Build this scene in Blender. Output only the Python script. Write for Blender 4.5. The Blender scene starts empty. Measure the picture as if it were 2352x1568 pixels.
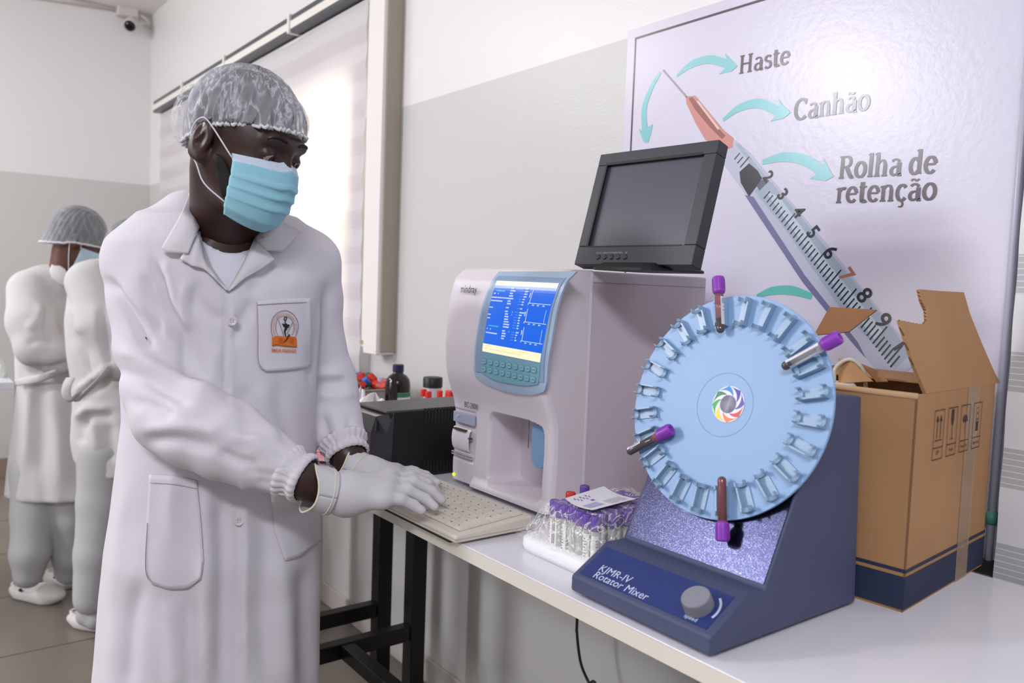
import bpy, bmesh, math, random
import numpy as np
from mathutils import Vector, Matrix
from mathutils.bvhtree import BVHTree
random.seed(7); rng = np.random.RandomState(7)
SC = bpy.context.scene; COL = SC.collection
V3 = Vector
pi = math.pi

# ------------------------------------------------------------------ camera
CF = 1868.0; CH = 1.34
YAW, PIT, ROL = [math.radians(a) for a in (-52.64, 3.786, 2.082)]
def cam_axes():
    w = np.array([math.sin(YAW)*math.cos(PIT), math.cos(YAW)*math.cos(PIT), -math.sin(PIT)])
    r = np.cross(w, [0, 0, 1]); r /= np.linalg.norm(r); u = np.cross(r, w)
    c, s = math.cos(ROL), math.sin(ROL)
    return c*r + s*u, -s*r + c*u, w
CR, CU, CW = cam_axes(); CC = np.array([0, 0, CH])
cd = bpy.data.cameras.new('camera'); cam = bpy.data.objects.new('camera', cd); COL.objects.link(cam)
cd.sensor_width = 36; cd.lens = CF/2352*36; cd.clip_start = 0.02
cd.dof.use_dof = True; cd.dof.focus_distance = 1.38; cd.dof.aperture_fstop = 5.0
cam.matrix_world = Matrix(((CR[0], CU[0], -CW[0], 0), (CR[1], CU[1], -CW[1], 0), (CR[2], CU[2], -CW[2], CH), (0, 0, 0, 1)))
SC.camera = cam
def ray(px, py): return CR*(px-1176)/CF - CU*(py-784)/CF + CW
def onz(px, py, z): d = ray(px, py); return CC + d*(z-CH)/d[2]
def ony(px, py, y): d = ray(px, py); return CC + d*y/d[1]
def onx(px, py, x): d = ray(px, py); return CC + d*x/d[0]
def at(px, py, t): return CC + ray(px, py)*t
def onp(px, py, P, n): d = ray(px, py); n = np.array(n, float); return CC + d*float((np.array(P)-CC) @ n)/float(d @ n)
def proj(P):
    v = np.asarray(P, float)-CC; z = v @ CW
    return np.stack([1176+CF*(v @ CR)/z, 784-CF*(v @ CU)/z], -1)

# ------------------------------------------------------------------ light and exposure
SC.view_settings.view_transform = 'Standard'; SC.view_settings.look = 'None'
SC.view_settings.gamma = 1; SC.view_settings.use_curve_mapping = False
SC.view_settings.exposure = 0.0
wd = bpy.data.worlds.new('world'); SC.world = wd; wd.use_nodes = True
bg = wd.node_tree.nodes['Background']; bg.inputs[0].default_value = (0.93, 0.95, 1.0, 1); bg.inputs[1].default_value = 0.42
def lamp(name, loc, target, size, power, color, sy=None):
    d = bpy.data.lights.new(name, 'AREA'); d.energy = power; d.color = color; d.size = size
    if sy: d.shape = 'RECTANGLE'; d.size_y = sy
    o = bpy.data.objects.new(name, d); COL.objects.link(o); o.location = loc
    o.rotation_euler = (V3(target)-V3(loc)).to_track_quat('-Z', 'Y').to_euler(); return o
lamp('ceiling_lamp_main', (-3.25, -2.5, 3.05), (-1.0, 0.5, 0.8), 0.4, 66, (0.93, 0.93, 1.0), 0.4)
lamp('ceiling_lamp_rear', (-3.9, -4.0, 3.05), (-1.0, 0.5, 0.8), 0.9, 100, (0.93, 0.93, 1.0), 0.9)
lamp('ceiling_lamp_far', (-4.6, -1.3, 3.05), (-4.4, -0.3, 0.0), 1.2, 50, (1.0, 0.985, 0.97), 0.3)
lamp('fill_lamp_near', (0.9, -1.2, 3.05), (-0.9, 0.5, 0.9), 1.2, 66, (0.93, 0.93, 1.0), 0.3)  # added fill from the camera's right, brightens faces turned that way
lamp('opposite_window_light', (-3.4, -4.6, 1.6), (-1.5, 0.8, 1.1), 1.6, 36, (1.0, 0.95, 0.92), 1.3)
lamp('window_daylight', (-3.6, 2.1, 1.75), (-3.4, 1.2, 1.5), 1.9, 14, (1.0, 0.86, 0.72), 1.4)
lamp('window_sunlight', (-3.05, 1.85, 1.85), (-3.15, 1.3, 1.6), 0.45, 18, (1.0, 0.80, 0.60), 0.7)

# ------------------------------------------------------------------ helpers
def lin(c):
    return tuple(((x/255)/12.92 if x/255 <= .04045 else ((x/255+.055)/1.055)**2.4) for x in c)
MATS = {}
def mat(name, rgb, rough=.5, metal=0, spec=.5, bump=None, alpha=None, trans=0, emit=None, es=0, coat=0, noise=None, sss=0, ior=1.45):
    m = bpy.data.materials.new(name); m.use_nodes = True; nt = m.node_tree; b = nt.nodes['Principled BSDF']
    c = lin(rgb) if max(rgb) > 1 else rgb
    b.inputs['Base Color'].default_value = (*c, 1); b.inputs['Roughness'].default_value = rough
    b.inputs['Metallic'].default_value = metal; b.inputs['Specular IOR Level'].default_value = spec
    b.inputs['IOR'].default_value = ior
    if trans: b.inputs['Transmission Weight'].default_value = trans
    if coat: b.inputs['Coat Weight'].default_value = coat; b.inputs['Coat Roughness'].default_value = .08
    if sss: b.inputs['Subsurface Weight'].default_value = sss; b.inputs['Subsurface Scale'].default_value = .01
    if alpha is not None: b.inputs['Alpha'].default_value = alpha
    if emit: b.inputs['Emission Color'].default_value = (*lin(emit), 1); b.inputs['Emission Strength'].default_value = es
    tc = None
    if bump or noise:
        tc = nt.nodes.new('ShaderNodeTexCoord')
    if bump:   # list of (scale, strength, distance)
        prev = None
        for (s, st, di) in bump:
            n = nt.nodes.new('ShaderNodeTexNoise'); n.inputs['Scale'].default_value = s; n.inputs['Detail'].default_value = 4
            nt.links.new(tc.outputs['Object'], n.inputs['Vector'])
            bp = nt.nodes.new('ShaderNodeBump'); bp.inputs['Strength'].default_value = st; bp.inputs['Distance'].default_value = di
            nt.links.new(n.outputs['Fac'], bp.inputs['Height'])
            if prev: nt.links.new(prev.outputs['Normal'], bp.inputs['Normal'])
            prev = bp
        nt.links.new(prev.outputs['Normal'], b.inputs['Normal'])
    if noise:  # (scale, second rgb, lo, hi)
        s, rgb2, lo, hi = noise
        n = nt.nodes.new('ShaderNodeTexNoise'); n.inputs['Scale'].default_value = s; n.inputs['Detail'].default_value = 5
        nt.links.new(tc.outputs['Object'], n.inputs['Vector'])
        r = nt.nodes.new('ShaderNodeValToRGB'); r.color_ramp.elements[0].position = lo; r.color_ramp.elements[1].position = hi
        r.color_ramp.elements[0].color = (*c, 1); r.color_ramp.elements[1].color = (*(lin(rgb2)), 1)
        nt.links.new(n.outputs['Fac'], r.inputs['Fac']); nt.links.new(r.outputs['Color'], b.inputs['Base Color'])
    MATS[name] = m; return m
def nodes(m): return m.node_tree, m.node_tree.nodes['Principled BSDF']

def tag(o, label=None, cat=None, group=None, kind=None):
    if label: o['label'] = label
    if cat: o['category'] = cat
    if group: o['group'] = group
    if kind: o['kind'] = kind
    return o
def thing(name, label, cat, loc=(0, 0, 0), group=None):
    o = bpy.data.objects.new(name, None); COL.objects.link(o); o.location = loc; o.empty_display_size = .05
    o['_r'] = 1; tag(o, label, cat, group); return o
def link(name, me, mats, parent=None, smooth=False, bevel=0, solid=0, seg=2, sub=0):
    o = bpy.data.objects.new(name, me); COL.objects.link(o)
    for m in (mats if isinstance(mats, (list, tuple)) else [mats]): me.materials.append(m)
    if smooth: me.polygons.foreach_set('use_smooth', [True]*len(me.polygons))
    if parent is not None:
        o.parent = parent
        if parent.type == 'EMPTY': o.matrix_parent_inverse = Matrix.Translation(-parent.location)
    if solid:
        s = o.modifiers.new('solid', 'SOLIDIFY'); s.thickness = solid; s.offset = 0
    if bevel:
        b = o.modifiers.new('bevel', 'BEVEL'); b.width = bevel; b.segments = seg; b.limit_method = 'ANGLE'; b.angle_limit = .6
        if not smooth:
            me.polygons.foreach_set('use_smooth', [True]*len(me.polygons)); b.harden_normals = True
    if sub:
        b = o.modifiers.new('sub', 'SUBSURF'); b.levels = sub; b.render_levels = sub
    return o
def frame(t, up=(0, 0, 1)):
    t = V3(t).normalized(); u = V3(up)
    if abs(t.dot(u)) > .98: u = V3((1, 0, 0))
    a = t.cross(u).normalized(); b = a.cross(t).normalized(); return a, b
class MB:
    def __init__(s): s.v = []; s.f = []; s.m = []
    def add(s, vs, fs, mi=0):
        k = len(s.v); s.v += [tuple(map(float, v)) for v in vs]; s.f += [tuple(i+k for i in f) for f in fs]; s.m += [mi]*len(fs); return s
    def box(s, lo, hi, mi=0, R=None, c=None):
        vs = [V3((x, y, z)) for z in (lo[2], hi[2]) for y in (lo[1], hi[1]) for x in (lo[0], hi[0])]
        if R is not None: c = V3(c) if c is not None else V3((0, 0, 0)); vs = [R @ v + c for v in vs]
        return s.add(vs, [(0, 2, 3, 1), (4, 5, 7, 6), (0, 1, 5, 4), (2, 6, 7, 3), (0, 4, 6, 2), (1, 3, 7, 5)], mi)
    def prism(s, pts, d, mi=0, cap=True):   # pts: 3d ring, d: offset vector
        n = len(pts); a = [V3(p) for p in pts]; b = [p+V3(d) for p in a]
        fs = [(i, (i+1) % n, n+(i+1) % n, n+i) for i in range(n)]
        nrm = V3((0, 0, 0))
        for i in range(n): nrm += a[i].cross(a[(i+1) % n])
        flip = nrm.dot(V3(d)) < 0
        caps = [tuple(range(n))[::-1], tuple(range(n, 2*n))] if cap else []
        fs = fs+caps
        if flip: fs = [f[::-1] for f in fs]
        return s.add(a+b, fs, mi)
    def tube(s, path, r, n=10, mi=0, caps=True, closed=False, up=(0, 0, 1), flat=1.0):
        P = [V3(p) for p in path]; N = len(P); rs = r if isinstance(r, (list, tuple, np.ndarray)) else [r]*N
        vs = []; a0 = None
        for i, p in enumerate(P):
            if closed: t = P[(i+1) % N]-P[i-1]
            else: t = P[min(i+1, N-1)]-P[max(i-1, 0)]
            if t.length < 1e-9: t = V3((0, 0, 1))
            t.normalize()
            if a0 is None: a, b = frame(t, up)
            else:
                a = (a0 - t*a0.dot(t)); a.normalize(); b = a.cross(t).normalized()
            a0 = a
            for k in range(n):
                th = 2*pi*k/n; vs.append(p + a*math.cos(th)*rs[i] + b*math.sin(th)*rs[i]*flat)
        fs = []
        for i in range(N if closed else N-1):
            j = (i+1) % N
            for k in range(n): fs.append((i*n+k, j*n+k, j*n+(k+1) % n, i*n+(k+1) % n))
        if caps and not closed: fs += [tuple(range(n)), tuple(range((N-1)*n, N*n))[::-1]]
        return s.add(vs, fs, mi)
    def lathe(s, prof, o=(0, 0, 0), ax=(0, 0, 1), n=24, mi=0, a0=0, a1=2*pi, caps=True):   # prof: (radius, height)
        o = V3(o); t = V3(ax).normalized(); a, b = frame(t); vs = []; full = abs(a1-a0-2*pi) < 1e-6
        m = n if full else n+1
        for (r, h) in prof:
            for k in range(m):
                th = a0+(a1-a0)*k/n; vs.append(o+t*h+a*r*math.cos(th)+b*r*math.sin(th))
        fs = []
        for i in range(len(prof)-1):
            for k in range(n):
                k2 = (k+1) % m; fs.append((i*m+k, (i+1)*m+k, (i+1)*m+k2, i*m+k2))
        if caps and full and prof[0][0] > 1e-6: fs.append(tuple(range(m)))
        if caps and full and prof[-1][0] > 1e-6: fs.append(tuple(range((len(prof)-1)*m, len(prof)*m))[::-1])
        return s.add(vs, fs, mi)
    def grid(s, fn, nu, nv, mi=0, flip=False):
        vs = [fn(i/nu, j/nv) for j in range(nv+1) for i in range(nu+1)]
        fs = [(j*(nu+1)+i, j*(nu+1)+i+1, (j+1)*(nu+1)+i+1, (j+1)*(nu+1)+i) for j in range(nv) for i in range(nu)]
        if flip: fs = [f[::-1] for f in fs]
        return s.add(vs, fs, mi)
    def poly(s, pts, mi=0): return s.add(pts, [tuple(range(len(pts)))], mi)
    def mesh(s, name='m'):
        me = bpy.data.meshes.new(name); me.from_pydata(s.v, [], s.f)
        me.polygons.foreach_set('material_index', s.m); me.update(); return me
    def build(s, name, mats, parent=None, fix=True, **k):
        me = s.mesh(name)
        if fix:
            bm = bmesh.new(); bm.from_mesh(me); bmesh.ops.recalc_face_normals(bm, faces=bm.faces); bm.to_mesh(me); bm.free()
        return link(name, me, mats, parent, **k)
def crv(pts, n=8, closed=False):   # catmull-rom
    P = [V3(p) for p in pts]; N = len(P); out = []
    for i in range(N if closed else N-1):
        p0 = P[i-1] if (i > 0 or closed) else P[0]*2-P[1]; p1 = P[i]; p2 = P[(i+1) % N]
        p3 = P[(i+2) % N] if (i+2 < N or closed) else p2*2-p1
        for k in range(n):
            t = k/n; out.append(.5*((2*p1)+(p2-p0)*t+(2*p0-5*p1+4*p2-p3)*t*t+(3*p1-p0-3*p2+p3)*t**3))
    if not closed: out.append(P[-1])
    return out
def text(name, body, size, O, X, Y, m, parent, off=0.0003, bold=0, sx=1, align='LEFT', shear=0, ext=.00004):
    c = bpy.data.curves.new(name, 'FONT'); c.body = body; c.size = size; c.extrude = ext; c.offset = bold; c.align_x = align; c.shear = shear
    c.resolution_u = 3
    o = bpy.data.objects.new(name, c); COL.objects.link(o)
    X = V3(X).normalized(); Y = V3(Y).normalized(); Z = X.cross(Y).normalized(); O = V3(O)+Z*off
    M = Matrix(((X.x*sx, Y.x, Z.x, O.x), (X.y*sx, Y.y, Z.y, O.y), (X.z*sx, Y.z, Z.z, O.z), (0, 0, 0, 1)))
    dg = bpy.context.evaluated_depsgraph_get(); me = bpy.data.meshes.new_from_object(o.evaluated_get(dg))
    me.transform(M); bpy.data.objects.remove(o); me.materials.clear()
    return me
def join_meshes(lst):
    mb = MB()
    for me, mi in lst: mb.add([v.co[:] for v in me.vertices], [tuple(p.vertices) for p in me.polygons], mi)
    return mb
def texts(name, items, m, parent, **k):
    mb = join_meshes([(text(name, *it, m, parent), 0) for it in items]); return mb.build(name, m, parent, fix=False, **k)
def copy_tree(o, parent=None):
    c = o.copy(); COL.objects.link(c)
    if parent is not None: c.parent = parent; c.matrix_parent_inverse = o.matrix_parent_inverse.copy()
    for ch in [x for x in list(o.children)]: copy_tree(ch, c)
    return c
def smooth01(x): x = np.clip(x, 0, 1); return x*x*(3-2*x)

# ------------------------------------------------------------------ materials
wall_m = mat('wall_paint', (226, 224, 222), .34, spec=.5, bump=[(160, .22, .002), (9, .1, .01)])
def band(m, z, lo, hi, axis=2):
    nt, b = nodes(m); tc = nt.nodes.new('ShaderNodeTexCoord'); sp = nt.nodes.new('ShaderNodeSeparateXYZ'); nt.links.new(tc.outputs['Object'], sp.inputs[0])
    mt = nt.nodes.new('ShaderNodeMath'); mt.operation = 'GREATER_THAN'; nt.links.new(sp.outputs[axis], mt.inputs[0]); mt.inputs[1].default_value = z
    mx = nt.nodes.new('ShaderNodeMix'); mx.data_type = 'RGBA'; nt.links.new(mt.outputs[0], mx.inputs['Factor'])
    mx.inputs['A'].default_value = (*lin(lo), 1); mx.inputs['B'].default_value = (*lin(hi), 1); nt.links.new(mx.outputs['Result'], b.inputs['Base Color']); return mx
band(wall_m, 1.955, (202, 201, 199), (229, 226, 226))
white_m = mat('ceiling_white', (238, 236, 232), .7)
floor_m = mat('floor_tile', (128, 118, 108), .3, noise=(3, (120, 110, 101), .3, .7))
board_m = mat('baseboard_tile', (150, 132, 118), .35)
grout_m = mat('grout', (100, 92, 85), .6)
table_m = mat('table_white', (226, 225, 232), .18, spec=.5, bump=[(40, .03, .002)])
edge_m = mat('table_edge', (222, 216, 204), .4)
black_metal = mat('black_metal', (17, 16, 17), .35, spec=.4)
alu_m = mat('white_aluminium', (232, 228, 222), .35)
rail_d = mat('rail_dark', (84, 88, 94), .35, metal=.3)
grey_m = mat('grey_plastic', (150, 152, 158), .45)
black_p = mat('black_plastic', (24, 25, 29), .42)
glass_m = mat('glass', (255, 255, 255), .0, trans=1, ior=1.45)

# ------------------------------------------------------------------ room
WY = 1.43; LX = -6.07; CZ = 3.10; XE = 1.2; YS = -6.0
def st(o): o['kind'] = 'structure'; return o
def wall_holes(name, x0, x1, z0, z1, holes, y, th, m):
    xs = sorted({x0, x1, *[h[0] for h in holes], *[h[1] for h in holes]}); zs = sorted({z0, z1, *[h[2] for h in holes], *[h[3] for h in holes]})
    mb = MB()
    for i in range(len(xs)-1):
        for j in range(len(zs)-1):
            cx, cz = (xs[i]+xs[i+1])/2, (zs[j]+zs[j+1])/2
            if any(h[0] < cx < h[1] and h[2] < cz < h[3] for h in holes): continue
            a, b, c, d = xs[i], xs[i+1], zs[j], zs[j+1]
            mb.box((a, y, c), (b, y+th, d))
    return st(mb.build(name, m))
W1 = (-4.9, -2.88, 1.02, 2.13); W2 = (-0.42, 0.9, 1.0, 2.2)
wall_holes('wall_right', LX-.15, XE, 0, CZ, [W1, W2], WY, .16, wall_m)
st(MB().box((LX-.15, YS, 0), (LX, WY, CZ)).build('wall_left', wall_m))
st(MB().box((LX-.15, YS, CZ), (XE, WY+.16, CZ+.1)).build('ceiling', white_m))
st(MB().box((LX-.15, YS, -.1), (XE, WY+.16, 0)).build('floor', floor_m))
mb = MB()
for k in range(8):
    mb.box((LX, WY-.62-.6*k-.002, 0), (XE, WY-.62-.6*k+.002, .0012))
for k in range(12):
    mb.box((LX+.45+.6*k-.002, YS, 0), (LX+.45+.6*k+.002, WY, .0012))
st(mb.build('trim_1', grout_m))
st(MB().box((LX, WY-.012, 0), (XE, WY, .085)).build('baseboard_right', mat('board_pale', (196, 188, 182), .4), bevel=.003))
st(MB().box((LX, YS, 0), (LX+.012, WY-.012, .13)).build('baseboard_left', board_m, bevel=.003))
frame_m = mat('window_frame_white', (225, 222, 218), .4)
for i, w in enumerate((W1, W2)):
    g = st(MB().box((w[0], WY+.09, w[2]), (w[1], WY+.094, w[3])).build('window_%d' % (i+1), glass_m))
    mb = MB(); t = .035
    n = 3
    for k in range(n+1):
        x = w[0]+(w[1]-w[0]-t)*k/n; mb.box((x, WY+.07, w[2]), (x+t, WY+.11, w[3]))
    for z in (w[2], (w[2]+w[3])/2-.02, w[3]-t): mb.box((w[0], WY+.072, z), (w[1], WY+.108, z+t))
    mb.build('window_frame', frame_m, g, bevel=.003)

# ---- roller blinds
def blind_mat(name, z0, period, duty, c1, c2, tr, lines=None):
    m = bpy.data.materials.new(name); m.use_nodes = True; nt = m.node_tree; b = nt.nodes['Principled BSDF']; out = nt.nodes['Material Output']
    b.inputs['Roughness'].default_value = .7; N = nt.nodes.new
    tc = N('ShaderNodeTexCoord'); sp = N('ShaderNodeSeparateXYZ'); nt.links.new(tc.outputs['Object'], sp.inputs[0])
    def math_(op, a, bb):
        n = N('ShaderNodeMath'); n.operation = op
        for i, q in enumerate((a, bb)):
            if q is None: continue
            if isinstance(q, (int, float)): n.inputs[i].default_value = q
            else: nt.links.new(q, n.inputs[i])
        return n.outputs[0]
    f = math_('FRACT', math_('DIVIDE', math_('SUBTRACT', sp.outputs[2], z0), period), None)
    g = math_('LESS_THAN', f, duty)
    fac = g
    if lines:
        l = math_('LESS_THAN', math_('FRACT', math_('DIVIDE', sp.outputs[2], lines), None), .16); 
        fac2 = math_('MULTIPLY', g, math_('SUBTRACT', 1.0, l))
        fac = fac2
    mx = N('ShaderNodeMix'); mx.data_type = 'RGBA'; nt.links.new(fac, mx.inputs['Factor'])
    mx.inputs['A'].default_value = (*lin(c1), 1); mx.inputs['B'].default_value = (*lin(c2), 1)
    nt.links.new(mx.outputs['Result'], b.inputs['Base Color'])
    t = N('ShaderNodeBsdfTranslucent'); nt.links.new(mx.outputs['Result'], t.inputs[0])
    ms = N('ShaderNodeMixShader'); nt.links.new(b.outputs[0], ms.inputs[1]); nt.links.new(t.outputs[0], ms.inputs[2])
    tf = math_('ADD', tr, math_('MULTIPLY', g, .05)); nt.links.new(tf, ms.inputs[0]); nt.links.new(ms.outputs[0], out.inputs[0]); return m
bl1 = blind_mat('blind_fabric_left', 1.0, .135, .5, (236, 233, 236), (231, 227, 231), .42)
bl2 = blind_mat('blind_fabric_right', 1.058, .150, .41, (222, 222, 226), (186, 186, 189), .03, .0095)
def blind(label, x0, x1, z0, z1, y, m, n, amp):
    r = thing('roller_blind', label, 'blind', ((x0+x1)/2, y, z0))
    def fn(u, v):
        z = z0+(z1-z0)*v; x = x0+(x1-x0)*u
        return (x, y+amp*math.sin(z*46.5)*(.6+.4*math.sin(x*9))+amp*.8*math.sin(x*7+z*3), z)
    MB().grid(fn, n, int((z1-z0)/.012)).build('blind_fabric', m, r, smooth=True, fix=False)
    MB().box((x0, y-.006, z0-.012), (x1, y+.01, z0+.006)).build('bottom_bar', alu_m, r, bevel=.003)
    MB().lathe([(.010, 0), (.010, x1-x0)], (x0, y+.012, z1), (1, 0, 0), 16).build('roller', frame_m, r, smooth=False)
    return r
blind('wide white zebra roller blind with warm daylight glowing through it', -5.62, -2.75, .98, 2.365, 1.385, bl1, 90, .004)
# mounting rail above the blind
rl = thing('blind_rail', 'dark edged metal head rail above the glowing blind', 'rail', (-4.2, 1.38, 2.40))
MB().box((-5.66, 1.35, 2.425), (-2.76, 1.40, 2.45)).build('top_track', rail_d, rl, bevel=.002)
MB().box((-5.66, 1.345, 2.392), (-2.76, 1.36, 2.425)).build('front_cover', alu_m, rl, bevel=.002)
MB().box((-5.66, 1.348, 2.378), (-2.76, 1.40, 2.392)).build('lower_track', rail_d, rl, bevel=.002)
for x in (-5.0, -4.25, -3.4): MB().box((x, 1.338, 2.375), (x+.02, 1.43, 2.455)).build('bracket', alu_m, rl, bevel=.002)
blind('white and grey striped zebra blind at right edge behind the bench', -.53, .9, .905, 2.4, 1.375, bl2, 30, .0015)
# pulled bead cord near the left blind
# window side casing
cs = thing('window_casing', 'tall white boxed casing standing beside the glowing blind', 'casing', (-2.65, 1.43, 1.06))
MB().box((-2.745, 1.388, 1.10), (-2.665, 1.43, 2.85)).build('side_strip', alu_m, cs, bevel=.003)
MB().box((-2.738, 1.380, 1.112), (-2.675, 1.389, 1.126)).build('strip_clip', mat('brass_clip', (176, 150, 112), .4), cs)
MB().box((-2.665, 1.355, 1.085), (-2.565, 1.43, 2.85)).build('side_box', mat('casing_grey', (232, 228, 224), .4), cs, bevel=.003)
MB().box((-2.567, 1.37, 1.095), (-2.558, 1.43, 2.85)).build('edge_seal', mat('edge_seal', (160, 152, 138), .5), cs)

# ---- security camera and conduit
cz = 3.0; camp = onx(308, 40, LX+.08)
sc = thing('security_camera', 'small white security camera with black lens high in corner', 'camera', tuple(camp))
cw = mat('camera_white', (214, 208, 204), .4)
P = V3(camp)
MB().box(P+V3((-.08, -.10, 0.0)), P+V3((-.0, .03, .10))).build('mount_box', cw, sc, bevel=.01)
ax = V3((.75, -.38, -.55)).normalized()
hb = P+V3((.02, -.02, -.05))
MB().lathe([(.0, -.06), (.035, -.05), (.042, -.03), (.042, .035), (.036, .05)], hb, ax, 24).build('camera_body', cw, sc, smooth=True)
MB().lathe([(.036, .05), (.030, .058), (.016, .064), (.0, .066)], hb, ax, 24).build('lens', mat('lens_black', (8, 8, 10), .1), sc, smooth=True)
MB().tube(crv([P+V3((-.03, .03, .04)), P+V3((-.0, .08, .0)), P+V3((-.03, .10, -.03)), P+V3((-.06, .07, -.02))]), .006, 8).build('cable', cw, sc, smooth=True)
c0 = onx(278, 21, LX+.02); c1 = onx(-60, -32, LX+.02)
tag(MB().tube([c0, c1], .018, 10).build('conduit', cw, smooth=True), 'thin white cable conduit running along the top of far wall', 'conduit')

# ---- benches
TZ = .93; TY0 = .715; TY1 = 1.317
def bench(x0, x1, label, fx, sgn, edgec):
    r = thing('lab_bench', label, 'table', ((x0+x1)/2, (TY0+TY1)/2, 0))
    MB().box((x0, TY0+.002, TZ-.022), (x1, TY1, TZ)).build('tabletop', table_m, r, bevel=.002)
    MB().box((x0, TY0, TZ-.0225), (x1, TY0+.002, TZ-.001)).build('edge_band', edge_m, r)
    zb = .27
    for x in fx:
        for y in (.78, 1.225): MB().box((x, y, 0), (x+.05, y+.05, TZ-.022)).build('leg', black_metal, r, bevel=.003)
        MB().box((x+.005, .83, zb), (x+.045, 1.225, zb+.045)).build('cross_bar', black_metal, r, bevel=.003)
    a, b = min(fx)+.045, max(fx)+.005
    MB().box((a, 1.0, zb+.002), (b, 1.04, zb+.042)).build('stretcher', black_metal, r, bevel=.003)
    MB().box((a, 1.235, TZ-.06), (b, 1.265, TZ-.024)).build('apron_rail', black_metal, r)
    return r
bench(-2.17, .45, 'white topped lab bench with black metal frame holding the analyser and mixer', (-2.10, .35), 1, edge_m)
bench(-2.95, -2.175, 'white topped lab bench further along, behind the masked man', (-2.9, -2.31), 1, edge_m)
# ================================================================== wall poster
def wp(px, py): return ony(px, py, WY)
def wq(px, py, o): p = ony(px, py, WY); return (p[0], WY-o, p[2])
po = thing('wall_poster', 'large glossy white wall print of a labelled syringe', 'poster', (-1.0, WY, .9))
poster_m = mat('poster_vinyl', (210, 206, 222), .26, spec=.4, bump=[(70, .12, .003), (230, .10, .001)])
MB().box((-1.452, WY-.0015, .905), (-.548, WY, 1.972)).build('vinyl_sheet', poster_m, po)
ink = mat('ink_maroon', (74, 50, 58), .25); txt_m = mat('ink_grey', (74, 66, 68), .22); teal = mat('ink_teal', (132, 198, 202), .22)
teal_d = mat('ink_teal_dark', (98, 188, 176), .25)
fx, fz = -1.424, 1.948
mb = MB(); mb.box((fx-.003, WY-.002, .92), (fx+.002, WY-.0016, fz)); mb.box((fx-.003, WY-.0021, fz-.003), (-.56, WY-.0017, fz+.002))
mb.build('border_line', ink, po)
def flat_strip(mb, pts, ws, o, mi=0):   # pts in photo pixels on the wall, widths in metres
    P = [V3(wq(*p, o)) for p in pts]; P = crv(P, 8); N = len(P); out = []
    Wd = np.interp(np.linspace(0, 1, N), np.linspace(0, 1, len(ws)), ws)
    for i, p in enumerate(P):
        t = (P[min(i+1, N-1)]-P[max(i-1, 0)]).normalized(); n = V3((-t.z, 0, t.x)); out.append((p+n*Wd[i]/2, p-n*Wd[i]/2))
    vs = [q for a in out for q in a]; mb.add(vs, [(2*i, 2*i+1, 2*i+3, 2*i+2) for i in range(N-1)], mi)
def arrow(pts, ws, head):
    mb = MB(); flat_strip(mb, pts, ws, .0022); mb.poly([wq(*p, .0023) for p in head]); mb.build('teal_arrow', teal, po)
arrow([(1556, 174), (1590, 148), (1632, 137), (1674, 148)], [.006, .016, .018, .018], [(1666, 122), (1680, 136), (1695, 152), (1682, 164), (1652, 171), (1664, 160), (1673, 146)])
arrow([(1518, 166), (1496, 205), (1481, 250), (1482, 300)], [.008, .013, .016, .018], [(1468, 295), (1478, 304), (1484, 296), (1501, 285), (1497, 305), (1490, 328), (1480, 327)])
arrow([(1662, 276), (1700, 248), (1745, 238), (1795, 258)], [.007, .016, .020, .018], [(1789, 227), (1800, 242), (1818, 258), (1802, 272), (1771, 279), (1781, 268), (1794, 254)])
arrow([(1752, 373), (1800, 361), (1850, 368), (1895, 397)], [.010, .019, .020, .020], [(1892, 362), (1904, 384), (1916, 405), (1898, 416), (1861, 410), (1880, 399), (1893, 388)])
mb = MB(); flat_strip(mb, [(1740, 680), (1775, 668), (1820, 667), (1866, 681)], [.008, .017, .019, .012], .0022); mb.build('teal_arrow', teal_d, po)
# syringe print
sy = MB()
def SP(pts, mi, o=.0022): sy.poly([wq(*p, o) for p in pts], mi)
SP([(1523, 162), (1526, 160), (1580, 222), (1577, 225)], 0)
SP([(1577, 222), (1598, 220), (1628, 256), (1664, 300), (1686, 318), (1684, 340), (1664, 345), (1622, 322), (1600, 285), (1578, 238)], 1)
SP([(1583, 226), (1592, 223), (1640, 282), (1668, 312), (1660, 320), (1630, 290), (1598, 252)], 2, .0023)
SP([(1601, 233), (1606, 232), (1655, 296), (1650, 298)], 10, .0024)
SP([(1668, 326), (1690, 322), (1724, 352), (1780, 420), (1900, 560), (2060, 760), (2110, 835), (2040, 880), (1950, 770), (1850, 640), (1720, 455), (1662, 375), (1655, 345)], 3, .0021)
SP([(1690, 330), (1700, 330), (1780, 430), (1770, 436)], 4, .00225)
SP([(1757, 412), (1775, 420), (1900, 570), (2060, 765), (2090, 815), (2060, 845), (1940, 720), (1800, 520), (1735, 440)], 4, .00222)
SP([(1760, 440), (1790, 450), (1900, 600), (2030, 760), (2010, 780), (1890, 620)], 5, .00228)
SP([(1712, 448), (1732, 452), (1850, 632), (1972, 786), (1990, 822), (1960, 788), (1845, 648)], 8, .00227)
SP([(1700, 395), (1722, 375), (1742, 392), (1752, 410), (1738, 430), (1722, 452), (1703, 420)], 6, .0024)
SP([(1738, 425), (1760, 405), (1768, 416), (1746, 438)], 7, .00235)
dk = 6
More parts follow.
